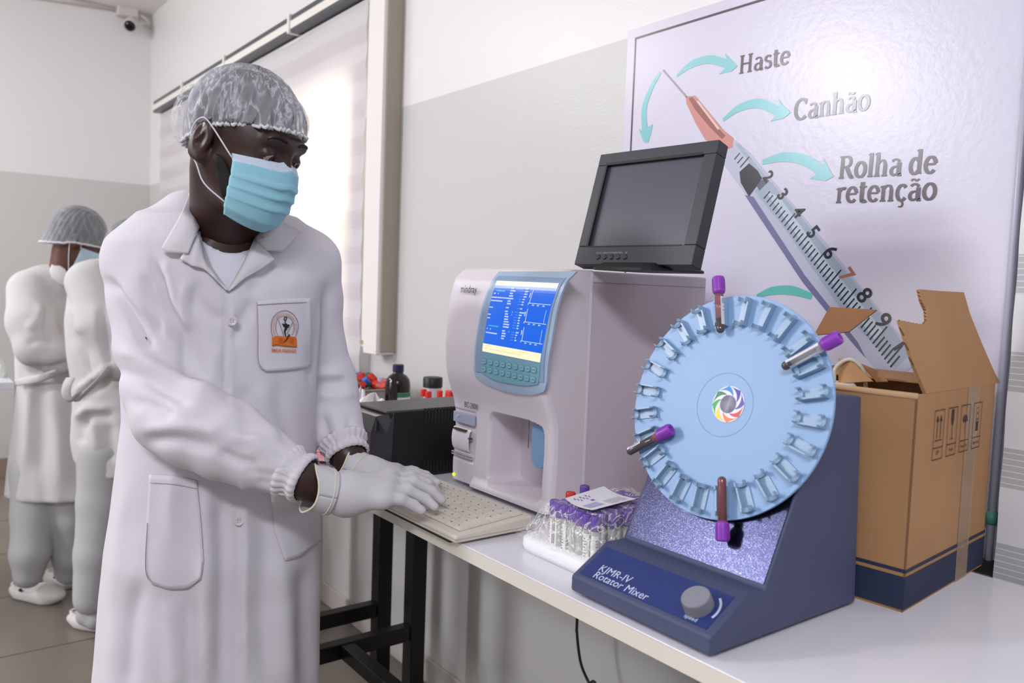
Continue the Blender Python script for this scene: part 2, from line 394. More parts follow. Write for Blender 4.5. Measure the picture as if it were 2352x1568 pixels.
# tick marks along the barrel
a0 = np.array([1672., 342.]); a1 = np.array([1712., 372.])
def barrel(t, s):  # t along, s across from left edge (0) to right edge (1)
    Lx = np.interp(t, [0, 1], [1658, 2040]); Ly = np.interp(t, [0, 1], [352, 872])
    Rx = np.interp(t, [0, 1], [1718, 2108]); Ry = np.interp(t, [0, 1], [346, 838])
    return np.array([Lx+(Rx-Lx)*s, Ly+(Ry-Ly)*s])
n_t = 54
for k in range(n_t):
    t = .03+.93*k/(n_t-1)
    if .12 < t < .19: continue
    L = .42 if k % 5 == 2 else .26
    p = barrel(t, .30)+[0, 0]; q = p+np.array([22, -26])*(L/.26)*(.55+.45*t)
    d = np.array([2.1, 1.8])*(.8+.7*t)
    SP([tuple(p), tuple(p+d), tuple(q+d), tuple(q)], dk, .0025)
for k, (ch, px, py) in enumerate([('2', 1764, 413), ('3', 1796, 454), ('4', 1832, 494), ('5', 1864, 540), ('6', 1902, 586), ('7', 1938, 638), ('8', 1978, 684), ('9', 2020, 742), ('1', 2060, 796)]):
    O = V3(wq(px-5, py-12, .0024)); X = (V3(wq(px+9, py+9, .0024))-O).normalized()
    Y = V3((X.z*-1, 0, X.x)); Y = V3((-X.z, 0, X.x))
    me = text('n', ch, (.034+.0016*k), O-Y*.008, X, Y, None, None, off=.0, bold=.0008)
    sy.add([v.co[:] for v in me.vertices], [tuple(p.vertices) for p in me.polygons], 9 if ch == '7' else dk)
sy.build('syringe_print', [mat('sy0', (150, 146, 150), .3), mat('sy1', (196, 128, 118), .3), mat('sy2', (140, 70, 62), .3), mat('sy3', (184, 188, 206), .25), mat('sy4', (160, 172, 190), .25),
          mat('sy5', (186, 202, 214), .25), mat('sy6', (38, 38, 46), .25), mat('sy7', (90, 96, 110), .25), mat('sy8', (112, 112, 150), .25), mat('sy9', (170, 110, 92), .25), mat('sy10', (232, 190, 178), .25)], po, fix=False)
# serif lettering made of pen strokes; unit = x-height 0.5, cap 0.7
TK, TN = .115, .062
def arc(cx, cy, rx, ry, a0, a1, n=14): return [(cx+rx*math.cos(math.radians(a0+(a1-a0)*i/n)), cy+ry*math.sin(math.radians(a0+(a1-a0)*i/n))) for i in range(n+1)]
def stem(x, y0, y1, s0=1, s1=0, w=TK):
    o = [([(x, y0), (x, y1)], w)]
    if s0: o.append(([(x-.11, y0+.025), (x+.11, y0+.025)], .05))
    if s1 == 1: o.append(([(x-.11, y1-.025), (x+.11, y1-.025)], .05))
    if s1 == 2: o.append(([(x-.12, y1-.045), (x-.0, y1-.02)], .05))
    return o
def bowl(cx, cy, rx, ry): return [(arc(cx, cy, rx, ry, 60, 300), 'b'), (arc(cx, cy, rx, ry, 300, 420), 'b')]
ytil = .575
tilde = [([(.10, ytil), (.16, ytil+.05), (.24, ytil+.03), (.30, ytil), (.38, ytil+.05)], .05)]
GA = [(arc(.24, .36, .15, .12, 150, 20), .07)]+[([(.385, .38), (.385, .06), (.43, .02), (.49, .03)], TK-.01)]+[(arc(.22, .14, .13, .12, 80, 290), .08), ([(.22, .26), (.385, .29)], .055), ([(.26, .025), (.385, .10)], .06)]
GL = {'H': (stem(.14, 0, .7, 1, 1)+stem(.56, 0, .7, 1, 1)+[([(.14, .36), (.56, .36)], .06)], .74),
 'a': (GA, .52), 'ã': (GA+tilde, .52),
 's': ([(arc(.21, .37, .13, .10, 30, 240, 12)+arc(.21, .14, .14, .12, 70, -150, 12), .085)], .42),
 't': ([([(.15, .62), (.15, .12), (.20, .03), (.29, .03), (.33, .06)], TK-.01), ([(.03, .475), (.32, .475)], .055)], .36),
 'e': ([(arc(.25, .25, .19, .23, -10, 320-20, 22)[:0]+arc(.25, .25, .18, .225, 10, 320, 24), .09), ([(.08, .27), (.43, .27)], .055)], .5),
 'C': ([(arc(.37, .35, .28, .33, 45, 315, 26), .10), ([(.56, .50), (.58, .68)], .05)], .66),
 'n': (stem(.12, 0, .48, 1, 2)+stem(.42, 0, .36)+[([(.12, .36), (.2, .45), (.3, .475), (.385, .44), (.42, .34)], .075)], .58),
 'h': (stem(.12, 0, .72, 1, 2)+stem(.42, 0, .36)+[([(.12, .36), (.2, .45), (.3, .475), (.385, .44), (.42, .34)], .075)], .58),
 'o': ([(arc(.26, .245, .19, .225, 0, 360, 28), .09)], .54), 'l': (stem(.13, 0, .72, 1, 2), .28),
 'R': (stem(.14, 0, .7, 1, 1)+[([(.14, .67), (.34, .67)]+arc(.35, .515, .14, .155, 90, -90, 10)+[(.2, .36)], .075), ([(.32, .36), (.52, .06), (.60, .03), (.64, .04)], .10)], .66),
 'd': (stem(.40, .05, .72, 0, 2)+[([(.40, .04), (.50, .03)], .05), (arc(.24, .245, .16, .225, 40, 320, 22), .09)], .56),
 'r': (stem(.13, 0, .48, 1, 2)+[([(.13, .34), (.22, .44), (.33, .46), (.37, .42)], .09)], .41),
 'ç': ([(arc(.24, .245, .17, .225, 40, 320, 22), .09), ([(.25, .0), (.30, -.08), (.26, -.16), (.15, -.16)], .05)], .45), ' ': ([], .22)}
def word(s, pl, pr, h, track=0):   # baseline start/end pixels on the wall, h = cap height in metres
    a, b = V3(wq(*pl, .0024)), V3(wq(*pr, .0024)); X = (b-a).normalized(); Z = V3((-X.z, 0, X.x)); tot = sum(GL[c][1] for c in s); k = h/.7; kx = (b-a).length/tot
    mb = MB(); x = 0; j = 0
    for c in s:
        for pts, wd_ in GL[c][0]:
            P = [V3((p[0]+x, 0, p[1])) for p in pts]
            if len(P) > 2 and len(P) < 9: P = crv(P, 5)
            Q = [a+X*(p.x*kx)+Z*(p.z*k) for p in P]; N = len(Q); vs = []
            for i, q in enumerate(Q):
                t = (Q[min(i+1, N-1)]-Q[max(i-1, 0)])
                if (Q[0]-Q[-1]).length < 1e-5 and i in (0, N-1): t = Q[1]-Q[-2]
                t.normalize(); n = V3((-t.z, 0, t.x)); w2 = wd_*k*(1.0 if len(P) < 6 else .75+.55*abs(t.z))/2
                vs += [q+n*w2, q-n*w2]
            off = -.00004*(j % 7); j += 1
            vs = [v+V3((0, off, 0)) for v in vs]
            mb.add(vs, [(2*i, 2*i+1, 2*i+3, 2*i+2) for i in range(N-1)])
        x += GL[c][1]
    mb.build('lettering', txt_m, po, fix=False)
word('Haste', (1698, 171), (1816, 147), .038)
word('Canhão', (1823, 278), (2000, 252), .041)
word('Rolha de', (1926, 411), (2153, 398), .042)
word('retenção', (1920, 467), (2153, 459), .042)
# white service pipe with green fitting in the corner of the poster, black duct below
pp = thing('wall_pipe', 'thin pale grey pipe running down wall beside the striped blind', 'pipe', (-.555, WY-.012, .9))
MB().tube([(-.552, WY-.010, 2.2), (-.558, WY-.010, .7)], .006, 10).build('pipe', mat('pipe_grey', (188, 190, 206), .3), pp, smooth=True)
MB().tube([(-.5565, WY-.010, 1.005), (-.557, WY-.010, .985)], .008, 10).build('coupling', mat('pipe_green', (90, 160, 140), .4), pp, smooth=True)
tag(MB().box((-.60, WY-.03, .905), (-.30, WY-.004, .925)).build('cable_duct', black_p, bevel=.002), 'black cable duct low on wall behind the cardboard box', 'duct')

# ================================================================== analyser
an = thing('blood_analyser', 'large off-white benchtop blood analyser with lit blue screen', 'analyser', (-1.24, 1.1, TZ))
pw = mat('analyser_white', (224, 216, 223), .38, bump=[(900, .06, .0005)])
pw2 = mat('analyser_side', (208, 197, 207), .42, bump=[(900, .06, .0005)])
AX0, AX1, AZ0, AZ1 = -1.402, -1.080, .942, 1.376
zk = [.90, .942, .98, 1.05, 1.10, 1.125, 1.16, 1.22, 1.30, 1.345, 1.366, 1.376]
yk = [.922, .921, .920, .923, .921, .912, .898, .893, .898, .908, .918, .935]
def FY(z): return np.interp(z, zk, yk)
def sd_rr(x, z, cx, cz, hx, hz, r):
    dx = np.abs(x-cx)-hx+r; dz = np.abs(z-cz)-hz+r
    return np.hypot(np.maximum(dx, 0), np.maximum(dz, 0))+np.minimum(np.maximum(dx, dz), 0)-r
NX, NZ = 160, 216
gx = np.linspace(AX0, AX1, NX+1); gz = np.linspace(AZ0, AZ1, NZ+1); GXX, GZZ = np.meshgrid(gx, gz)
sm = np.convolve(np.pad(FY(gz), 8, mode='edge'), np.ones(17)/17, 'valid')
Y = np.repeat(sm[:, None], NX+1, 1)
rr = .014; ex = np.minimum(GXX-AX0, AX1-GXX); Y = Y+np.where(ex < rr, rr-np.sqrt(np.maximum(rr*rr-(rr-ex)**2, 0)), 0)
rt = .02; ez = AZ1-GZZ; Y = Y+np.where(ez < rt, rt-np.sqrt(np.maximum(rt*rt-(rt-ez)**2, 0)), 0)*.8
# alcove
zt = 1.099-2.2*np.clip((GXX+1.165), 0, 1)**2-.25*np.clip((-1.235-GXX), 0, 1)**1.6
sd = np.maximum(sd_rr(GXX, GZZ, -1.188, 1.027, .083, .0715, .02), GZZ-zt)
Y = Y+.105*smooth01(-sd/.007+.2)
# sloping alcove floor: foot sticks out
Y = Y-.010*smooth01((.965-GZZ)/.02)*smooth01((GXX+1.325)/.01)
# printer bay recess lines
sp_ = sd_rr(GXX, GZZ, -1.357, 1.037, .041, .052, .004); Y = Y+.0035*smooth01(-sp_/.002+.5)
mb = MB(); vs = np.stack([GXX, Y, GZZ], -1).reshape(-1, 3)
k = NX+1
fs = [(j*k+i, j*k+i+1, (j+1)*k+i+1, (j+1)*k+i) for j in range(NZ) for i in range(NX)]
mb.add(vs, fs)
# closing skirts to the body
yb = 1.0
def skirt(idx):
    P = [vs[i] for i in idx]; n = len(P); mb.add(P+[(p[0], yb, p[2]) for p in P], [(i, i+1, n+i+1, n+i) for i in range(n-1)])
skirt([NZ*k+i for i in range(k)]); skirt([i for i in range(k)]); skirt([j*k for j in range(NZ+1)]); skirt([j*k+NX for j in range(NZ+1)])
mb.build('front_shell', pw, an, smooth=True)
an.children[-1].data.set_sharp_from_angle(angle=.9) if hasattr(bpy.types.Mesh, 'set_sharp_from_angle') else None
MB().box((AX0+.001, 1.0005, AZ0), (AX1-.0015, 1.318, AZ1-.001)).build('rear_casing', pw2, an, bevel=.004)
MB().box((AX1-.0016, 1.006, AZ1-.022), (AX1-.0008, 1.312, AZ1-.0212)).build('lid_seam', mat('seam', (150, 142, 156), .6), an)
MB().box((AX1-.003, .9975, AZ0+.002), (AX1+.0006, 1.0025, AZ1-.002)).build('side_trim', mat('trim_light', (232, 226, 234), .4), an)
for x in (-1.37, -1.12):
    for y in (.96, 1.28): MB().lathe([(.014, 0), (.014, .013)], (x, y, TZ), (0, 0, 1), 14).build('foot', black_p, an)
bz = mat('bezel_blue', (168, 188, 212), .32); bz2 = mat('bezel_inner', (138, 164, 194), .35)
def XZ(px, py, y=.895): p = ony(px, py, y); return (p[0], p[2])
# bezel: strips between left and right edge curves
def strip_panel(name, L, Rr, m, off, n=24, th=.004, nu=14, parent=an):
    L = [XZ(*p) for p in L]; Rr = [XZ(*p) for p in Rr]
    def fn(u, v):
        zl = np.interp(v, np.linspace(0, 1, len(L)), [p[1] for p in L]); xl = np.interp(v, np.linspace(0, 1, len(L)), [p[0] for p in L])
        zr = np.interp(v, np.linspace(0, 1, len(Rr)), [p[1] for p in Rr]); xr = np.interp(v, np.linspace(0, 1, len(Rr)), [p[0] for p in Rr])
        x = xl+(xr-xl)*u; z = zl+(zr-zl)*u; return (x, float(np.interp(z, gz, sm))-off, z)
    mb = MB().grid(fn, nu, n); vs = list(mb.v); k = nu+1; N = n+1
    ring = [i for i in range(k)]+[j*k+nu for j in range(1, N)]+[n*k+i for i in range(nu-1, -1, -1)]+[j*k for j in range(n-1, 0, -1)]
    a = [mb.v[i] for i in ring]; b = [(p[0], p[1]+th, p[2]) for p in a]; q = len(a)
    mb.add(a+b, [(i, (i+1) % q, q+(i+1) % q, q+i) for i in range(q)])
    return mb.build(name, m, parent, smooth=False)
be = strip_panel('display_bezel', [(1121, 622), (1117, 650), (1108, 700), (1100, 760), (1094, 820), (1091, 852), (1096, 868), (1118, 884), (1150, 897), (1185, 905), (1214, 907)],
     [(1297, 622), (1288, 645), (1282, 680), (1276, 740), (1269, 800), (1263, 845), (1258, 880), (1252, 896), (1246, 901), (1232, 905), (1216, 907.5)], bz, .0045, n=40)
strip_panel('bezel_rim', [(1128, 632), (1121, 660), (1112, 710), (1104, 770), (1098, 830), (1097, 853)], [(1283, 637), (1277, 660), (1271, 700), (1265, 760), (1257, 830), (1253, 878)], bz2, .0062, n=26, parent=be)
strip_panel('keypad', [(1117, 808), (1114, 830), (1112, 850), (1113, 856), (1130, 868), (1150, 876)], [(1249, 833), (1247, 850), (1244, 868), (1240, 882), (1222, 885), (1200, 885)], mat('keypad_teal', (122, 172, 190), .4), .0075, n=20, parent=be)
kp = [o for o in bpy.data.objects if o.name == 'keypad'][0]
km = mat('key_button', (132, 184, 200), .45); kl = mat('key_ring', (92, 146, 156), .5)
for r_, (pa, pb) in enumerate((((1121, 829), (1236, 849)), ((1119, 847), (1232, 871)))):
    for i in range(9):
        px = pa[0]+(pb[0]-pa[0])*i/8; py = pa[1]+(pb[1]-pa[1])*i/8; x, z = XZ(px, py); y = float(np.interp(z, gz, sm))-.0076
        ring = [(x+dx, y, z+dz) for dx, dz in [(.0062*math.copysign(abs(math.cos(a))**.5, math.cos(a)), .0058*math.copysign(abs(math.sin(a))**.5, math.sin(a))) for a in np.linspace(0, 2*pi, 17)[:-1]]]
        m2 = MB(); m2.prism(ring, (0, -.0006, 0), 1); m2.prism([(x+(p[0]-x)*.82, y-.0006, z+(p[2]-z)*.82) for p in ring], (0, -.0012, 0), 0)
        m2.box((x-.0032, y-.0021, z-.001), (x+.0032, y-.0019, z+.001), 1)
        m2.build('key', [km, kl], kp, fix=False)
# screen
scr = strip_panel('screen', [(1132, 644), (1116, 806)], [(1275, 650), (1249, 832)], mat('lcd', (10, 10, 10), .2, emit=(20, 104, 232), es=1.0), .0066, n=30, nu=8, parent=be)
sl = np.array([XZ(1132, 644), XZ(1275, 650), XZ(1116, 806), XZ(1249, 832)])
def SCR(u, v, o=.0069):   # u right, v down
    p = (sl[0]*(1-u)+sl[1]*u)*(1-v)+(sl[2]*(1-u)+sl[3]*u)*v; return (p[0], float(np.interp(p[1], gz, sm))-o, p[1])
cream = mat('lcd_cream', (20, 20, 20), .3, emit=(255, 244, 205), es=1.05); lw = mat('lcd_white', (20, 20, 20), .3, emit=(222, 232, 255), es=1.0); lg = mat('lcd_green', (20, 20, 20), .3, emit=(95, 205, 225), es=.9)
lo_ = mat('lcd_tan', (20, 20, 20), .3, emit=(238, 206, 140), es=1.0)
def SR(mb, u0, v0, u1, v1, mi, o=.0072):
    n = max(1, int((v1-v0)*20)); 
    for j in range(n): mb.poly([SCR(u0, v0+(v1-v0)*j/n, o), SCR(u1, v0+(v1-v0)*j/n, o), SCR(u1, v0+(v1-v0)*(j+1)/n, o), SCR(u0, v0+(v1-v0)*(j+1)/n, o)], mi)
mb = MB(); SR(mb, 0, 0, 1, .062, 0); SR(mb, 0, .885, 1, 1, 0)
def glyphs(mb, u, v, n, mi=1, h=.014, w=.012):
    for i in range(n):
        a = u+i*w*1.22; SR(mb, a, v+rng.rand()*.003, a+w*.72, v+h-rng.rand()*.004, mi, .0074)
        SR(mb, a+w*.2, v-.003, a+w*.95, v+h*.5, mi, .0074)
rows = [.085, .12, .155, .19, .225, .26, .295, .35, .40, .435, .47, .505, .54, .575, .61, .665, .70, .735, .77]
left = [(.05, .13, 9, 2), (.02, .17, 2, 1), (.09, .17, 1, 1), (.0, .225, 17, 1), (.0, .27, 12, 1), (.0, .365, 4, 1), (.0, .465, 3, 1), (.0, .515, 3, 1), (.05, .62, 10, 2), (.02, .665, 1, 1), (.08, .665, 1, 1), (.01, .72, 12, 1)]
for u, v, n, mi in left: glyphs(mb, u+.01, v, n, mi, .017, .014)
for i, v in enumerate(rows):
    glyphs(mb, .30+.008*(i > 8), v, [3, 5, 3, 4, 5, 3, 4, 3, 3, 3, 4, 4, 5, 6, 6, 3, 4, 4, 3][i], 1, .019, .014)
    q = .48 if i < 8 else .47
    if i in (8, 9, 15): SR(mb, .42, v, .425, v+.018, 1)
    for j in range(3): SR(mb, q+j*.018, v+.004, q+j*.018+.007, v+.008, 1)
    glyphs(mb, .54, v, [3, 3, 3, 3, 2, 2, 2, 2, 5, 3, 2, 2, 2, 2, 2, 3, 2, 1, 2][i], 1, .017, .014)
for v0, v1 in ((.10, .275), (.345, .52), (.59, .77)):
    SR(mb, .655, v0, .663, v1, 1); SR(mb, .64, v1-.006, .99, v1+.001, 1)
    if v0 > .2: SR(mb, .945, v0, .95, v1, 1)
    for j, u in enumerate((.72, .80, .885)): glyphs(mb, u-.01, v1+.015, 2, 1, .015, .014)
    glyphs(mb, .64, v1+.006, 1, 1); SR(mb, .628, v0+.04, .640, v0+.10, 1)
for u, v, n in ((.06, .025, 7), (.34, .018, 18), (.76, .025, 9), (.03, .905, 9), (.63, .91, 12), (.02, .945, 5), (.13, .95, 38)): glyphs(mb, u, v, n, 3, .010, .012)
mb.build('screen_content', [cream, lw, lg, lo_], be, fix=False)
# lettering on the analyser
dkt = mat('print_dark', (70, 66, 78), .5)
def an_txt(s, px, py, size, bold=0, shear=0, sx=1):
    x, z = XZ(px, py, .91); y = float(np.interp(z, gz, sm)); return (s, size, (x, y-.0008, z), (1, 0, 0), (0, 0, 1))
x, z = XZ(1064, 668, .905)
me1 = text('t', 'mindray', .0215, (x, .899, z-.003), (1, 0, 0), (0, 0, 1), None, None, off=.0006, bold=.0001, sx=.80, shear=.12)
x2, z2 = XZ(1070, 933, .92)
me2 = text('t', 'BC-2800', .0155, (x2, .9165, z2), (1, 0, 0), (0, 0, 1), None, None, off=.0006, bold=.0, sx=.86)
join_meshes([(me1, 0)]).build('maker_lettering', dkt, an, fix=False); join_meshes([(me2, 0)]).build('model_lettering', dkt, an, fix=False)
# printer
prn = MB().box((-1.392, .9175, 1.062), (-1.318, .923, 1.083)).build('status_panel', mat('panel_blue', (168, 176, 198), .4), an, bevel=.001)
MB().lathe([(.0028, 0), (.0028, .002)], (-1.374, .9175, 1.0755), (0, -1, 0), 12).build('indicator', mat('ind_grey', (200, 205, 215), .3), prn)
def paper(u, v):
    z = 1.052-.046*v; b = .006*math.sin(pi*min(1, v*1.0))**.6+.001; return (-1.391+.062*u, .9215-b, z)
pr = MB().grid(paper, 4, 14).build('printer_cover', mat('printer_white', (228, 224, 230), .4), an, smooth=True, fix=False)
MB().box((-1.384, .912, 1.0475), (-1.340, .9195, 1.0505)).build('paper_slot', mat('slot_olive', (66, 68, 40), .5), pr)
MB().box((-1.331, .914, 1.034), (-1.323, .920, 1.037)).build('latch', dkt, pr)
mb = MB(); mb.box((-1.393, .9165, .9985), (-1.322, .9200, 1.0005)); mb.box((-1.393, .9165, .9935), (-1.322, .9200, .9955)); mb.build('cover_ridge', mat('ridge', (186, 180, 192), .5), an)
MB().lathe([(.0036, 0), (.0030, .002), (0, .003)], (-1.386, .9195, .951), (0, -1, 0), 14).build('power_light', mat('led_yellow', (200, 220, 10), .3, emit=(205, 235, 10), es=1.3), an, smooth=True)
# blue guard and needle in the alcove
g0, g1, g2 = ony(1221, 1000, .936), ony(1256, 1000, .936), ony(1237, 1076, .936); gc, gr = (g0[0]+g1[0])/2, (g1[0]-g0[0])/2
mb = MB(); mb.prism([(gc+gr*math.cos(a), .936, (g2[2]+gr if math.sin(a) < 0 else 1.078)+gr*math.sin(a)) for a in np.linspace(0, 2*pi, 25)[:-1]], (0, .006, 0))
mb.build('sample_guard', mat('guard_blue', (132, 166, 204), .25), an, bevel=.001)
MB().tube([ony(1216, 958, .95), ony(1213, 1028, .95)], .0011, 8).build('sample_probe', mat('steel', (150, 156, 176), .25, metal=.8), an, smooth=True)

# ================================================================== monitor on the analyser
mo = thing('small_monitor', 'small black square monitor standing on top of the analyser', 'monitor', (-.983, 1.06, AZ1))
mc = V3((-.983, 1.02, 1.4877)); myaw, mt_ = .0896, .2818
n_ = V3((math.sin(myaw), -math.cos(myaw), 0)); rx_ = V3((math.cos(myaw), math.sin(myaw), 0)); up_ = V3((0, 0, 1))*math.cos(mt_)-n_*math.sin(mt_); nn = rx_.cross(up_)
RM = Matrix((rx_, up_, nn)).transposed()   # local: x right, y up, z out of screen
mcase = mat('monitor_case', (52, 53, 60), .45, bump=[(600, .08, .0005)])
mb = MB(); hw, hh = .1268, .1062
sw, sh0, sh1 = .1035, -.072, .0835
for lo, hi in (((-hw, sh1, -.028), (hw, hh, 0)), ((-hw, -hh, -.028), (hw, sh0, 0)), ((-hw, sh0, -.028), (-sw, sh1, 0)), ((sw, sh0, -.028), (hw, sh1, 0)), ((-hw+.01, -hh+.01, -.030), (hw-.01, hh-.01, -.012))): mb.box(lo, hi, 0, RM, mc)
bd = mb.build('casing', mcase, mo, bevel=.0015)
MB().box((-sw, sh0, -.012), (sw, sh1, -.0065), 0, RM, mc).build('screen', mat('screen_dark', (66, 69, 80), .34, spec=.6, bump=[(2500, .05, .0002)]), mo)
mb = MB()
for a, b, c, d in ((-sw-.004, sh1-.001, sw-.004, sh1+.004), (-sw-.004, sh0, -sw+.0002, sh1), (-sw, sh0-.002, sw-.006, sh0+.0005)): mb.box((a, b, -.003), (c, d, .0004), 0, RM, mc)
mb.build('inner_rim', mat('rim_black', (12, 12, 14), .5), mo)
kbm = mat('button_dark', (30, 31, 37), .4); lbm = mat('label_grey', (140, 144, 160), .5)
for i in range(5):
    x = -.073+i*.0153; o_ = mc+RM @ V3((x, -.0925, 0))
    b_ = MB().lathe([(.0046, -.001), (.0046, .0008), (.0036, .0016), (0, .0017)], o_, nn, 18).build('button', kbm, mo, smooth=False)
mb = MB()
for i, s in enumerate(('AUTO', 'MENU', 'POWER', 'DOWN', 'UP')):
    me = text('t', s, .0046, mc+RM @ V3((-.073+i*.0153, -.0862, 0)), rx_, up_, None, None, off=.0003, align='CENTER', bold=.0001)
    mb.add([v.co[:] for v in me.vertices], [tuple(p.vertices) for p in me.polygons])
mb.build('button_labels', lbm, mo, fix=False)
# neck and foot
MB().box((-.045, -hh-.004, -.026), (.045, -hh+.01, -.004), 0, RM, mc).build('neck', black_p, mo, bevel=.004)
fb = V3((-.985, 1.045, AZ1))
mb = MB(); ring = []
RZ = Matrix.Rotation(myaw, 3, 'Z')
for (sx_, sy_, z) in ((.072, .085, 0), (.072, .085, .004), (.060, .07, .013)):
    ring.append([fb+RZ @ V3((sx_*math.copysign(abs(math.cos(a))**.4, math.cos(a)), sy_*math.copysign(abs(math.sin(a))**.4, math.sin(a)), z)) for a in np.linspace(0, 2*pi, 33)[:-1]])
vs = [p for r_ in ring for p in r_]; n = 32
mb.add(vs, [(r_*n+i, r_*n+(i+1) % n, (r_+1)*n+(i+1) % n, (r_+1)*n+i) for r_ in (0, 1) for i in range(n)]+[tuple(range(n))[::-1], tuple(range(2*n, 3*n))]); mb.build('foot', black_p, mo)
MB().tube([fb+V3((0, 0, .008)), fb+V3((0, .01, .03)), mc+RM @ V3((0, -.09, -.02))], .016, 12).build('stalk', black_p, mo, smooth=True)
mb = MB()
for dx in (-.028, -.012): mb.tube([mc+RM @ V3((dx, -hh, -.02)), fb+V3((dx, .0, .01))], .002, 8)
mb.build('cable', black_p, mo, smooth=True)

# ================================================================== keyboard
kb = thing('keyboard', 'compact beige keyboard with worn printed keys at bench edge', 'keyboard', (-1.22, .78, TZ))
be_m = mat('beige_plastic', (214, 206, 192), .5, bump=[(500, .08, .0004)]); ky_m = mat('key_beige', (216, 209, 196), .5)
KX0, KX1, KY0, KY1 = -1.405, -1.047, .702, .858
kr = math.radians(1.5)
def kz(y): return TZ+.016+(y-KY0)/(KY1-KY0)*.012
mb = MB(); mb.prism([(KX0, KY0, TZ+.003), (KX0, KY0, TZ+.016), (KX0, KY1, TZ+.028), (KX0, KY1, TZ+.004)], (KX1-KX0, 0, 0)); mb.build('case', be_m, kb, bevel=.004)
MB().box((KX0-.0004, KY0-.0004, TZ+.0095), (KX1+.0004, KY1-.003, TZ+.0102)).build('case_seam', mat('seam_brown', (168, 160, 146), .6), kb)
mb = MB()
for y_, z_ in ((KY0+.006, 0), (KY1-.006, 0)): mb.box((KX0+.02, y_-.004, TZ), (KX1-.02, y_+.004, TZ+.004))
mb.build('rubber_feet', black_p, kb)
MB().prism([(KX0+.012, KY0+.016, kz(KY0+.016)-.001), (KX0+.012, KY1-.012, kz(KY1-.012)-.001), (KX1-.014, KY1-.012, kz(KY1-.012)-.001), (KX1-.014, KY0+.016, kz(KY0+.016)-.001)], (0, 0, .0015)).build('key_well', mat('well_dark', (172, 164, 150), .6), kb)
rowsK = 6; kw = (KX1-KX0-.028)/15.0; kd = (KY1-KY0-.030)/6
inkk = mat('key_ink', (84, 78, 76), .6); keyset = []
chars = ['`1234567890-=', 'QWERTYUIOP[]', "ASDFGHJKL;'", 'ZXCVBNM,./', '', '']
for r_ in range(rowsK):
    x = KX0+.0135; ws = [1.0]*15 if r_ > 0 else [1.4, 1, 1.2, 6.0, 1.2, 1.1, 1.1, 1.0, 1.0]
    if r_ in (1, 2): ws = [1.6]+[1.0]*12+[1.4]
    for w_ in ws:
        y0 = KY0+.0175+r_*kd; a, b = x+.0006, x+kw*w_-.0006; c, d = y0+.0006, y0+kd-.0006
        mbk = MB(); zt_ = lambda y: kz(y)+.0045
        base = [(a, c), (b, c), (b, d), (a, d)]; top = [(a+.0018, c+.0016), (b-.0018, c+.0016), (b-.0018, d-.0014), (a+.0018, d-.0014)]
        vs = [(p[0], p[1], kz(p[1])) for p in base]+[(p[0], p[1], zt_(p[1])) for p in top]
        mbk.add(vs, [(0, 1, 5, 4), (1, 2, 6, 5), (2, 3, 7, 6), (3, 0, 4, 7), (4, 5, 6, 7)])
        # printed mark
        if w_ < 5:
            mx_, my_ = a+.004+rng.rand()*.002, c+.0075; q = .0014+.0012*rng.rand()
            mbk.add([(mx_-.002, my_, zt_(my_)+.0002), (mx_+.002, my_-.0006, zt_(my_)+.0002), (mx_+.002, my_+q-.0006, zt_(my_+q)+.0002), (mx_-.002, my_+q, zt_(my_+q)+.0002)], [(0, 1, 2, 3)], 1)
        o = mbk.build('key', [ky_m, inkk], kb, fix=False)
        x += kw*w_
for nm, px, c in (('red_mark', 1014, (190, 96, 70)), ('blue_mark', 1028, (80, 92, 150))):
    p = onz(px, 1113 if px < 1020 else 1116, TZ+.034); MB().box((p[0]-.008, p[1]-.003, kz(.85)+.0001), (p[0]+.006, p[1]+.002, kz(.85)+.0006)).build(nm, mat(nm, c, .5), kb)

# ================================================================== rotator mixer
ro = thing('rotator_mixer', 'dark blue rotator mixer with large pale blue tube disc', 'mixer', (-.68, .87, TZ))
navy = mat('mixer_navy', (72, 78, 108), .5, bump=[(1400, .45, .0012)])
# sparkle paint for the slanted panel
spark = mat('mixer_glitter', (36, 38, 60), .22, metal=.9, spec=.8, bump=[(1300, .24, .00028)], noise=(1300, (112, 112, 138), .58, .64))
RX0, RX1 = -.800, -.5632
prof = [(.7255, .934), (.7255, .957), (.7265, .959)]
pA = onx(1631, 1466, RX1); pB = onx(1718, 1366, RX1); pC = onx(1757, 1354, RX1)
prof = [(.7255, .935), (.7255, float(pA[2])), (float(pB[1]), float(pB[2])), (float(pC[1]), float(pC[2])-.001), (.9365, 1.2215), (1.0113, 1.2145), (1.028, .935)]
mb = MB(); mb.prism([(RX0, y, z) for y, z in prof], (RX1-RX0, 0, 0))
body = mb.build('base_housing', navy, ro, bevel=.0035)
sa = V3((0, prof[4][0]-prof[3][0], prof[4][1]-prof[3][1])).normalized(); sn_ = V3((0, -sa.z, sa.y)); S0 = V3((0, prof[3][0], prof[3][1]))
mb = MB(); mb.prism([V3((RX0+.006, 0, 0))+S0+sa*.006, V3((RX1-.004, 0, 0))+S0+sa*.006, V3((RX1-.004, 0, 0))+S0+sa*.23, V3((RX0+.006, 0, 0))+S0+sa*.23], sn_*.0012)
mb.build('slanted_panel', spark, ro)
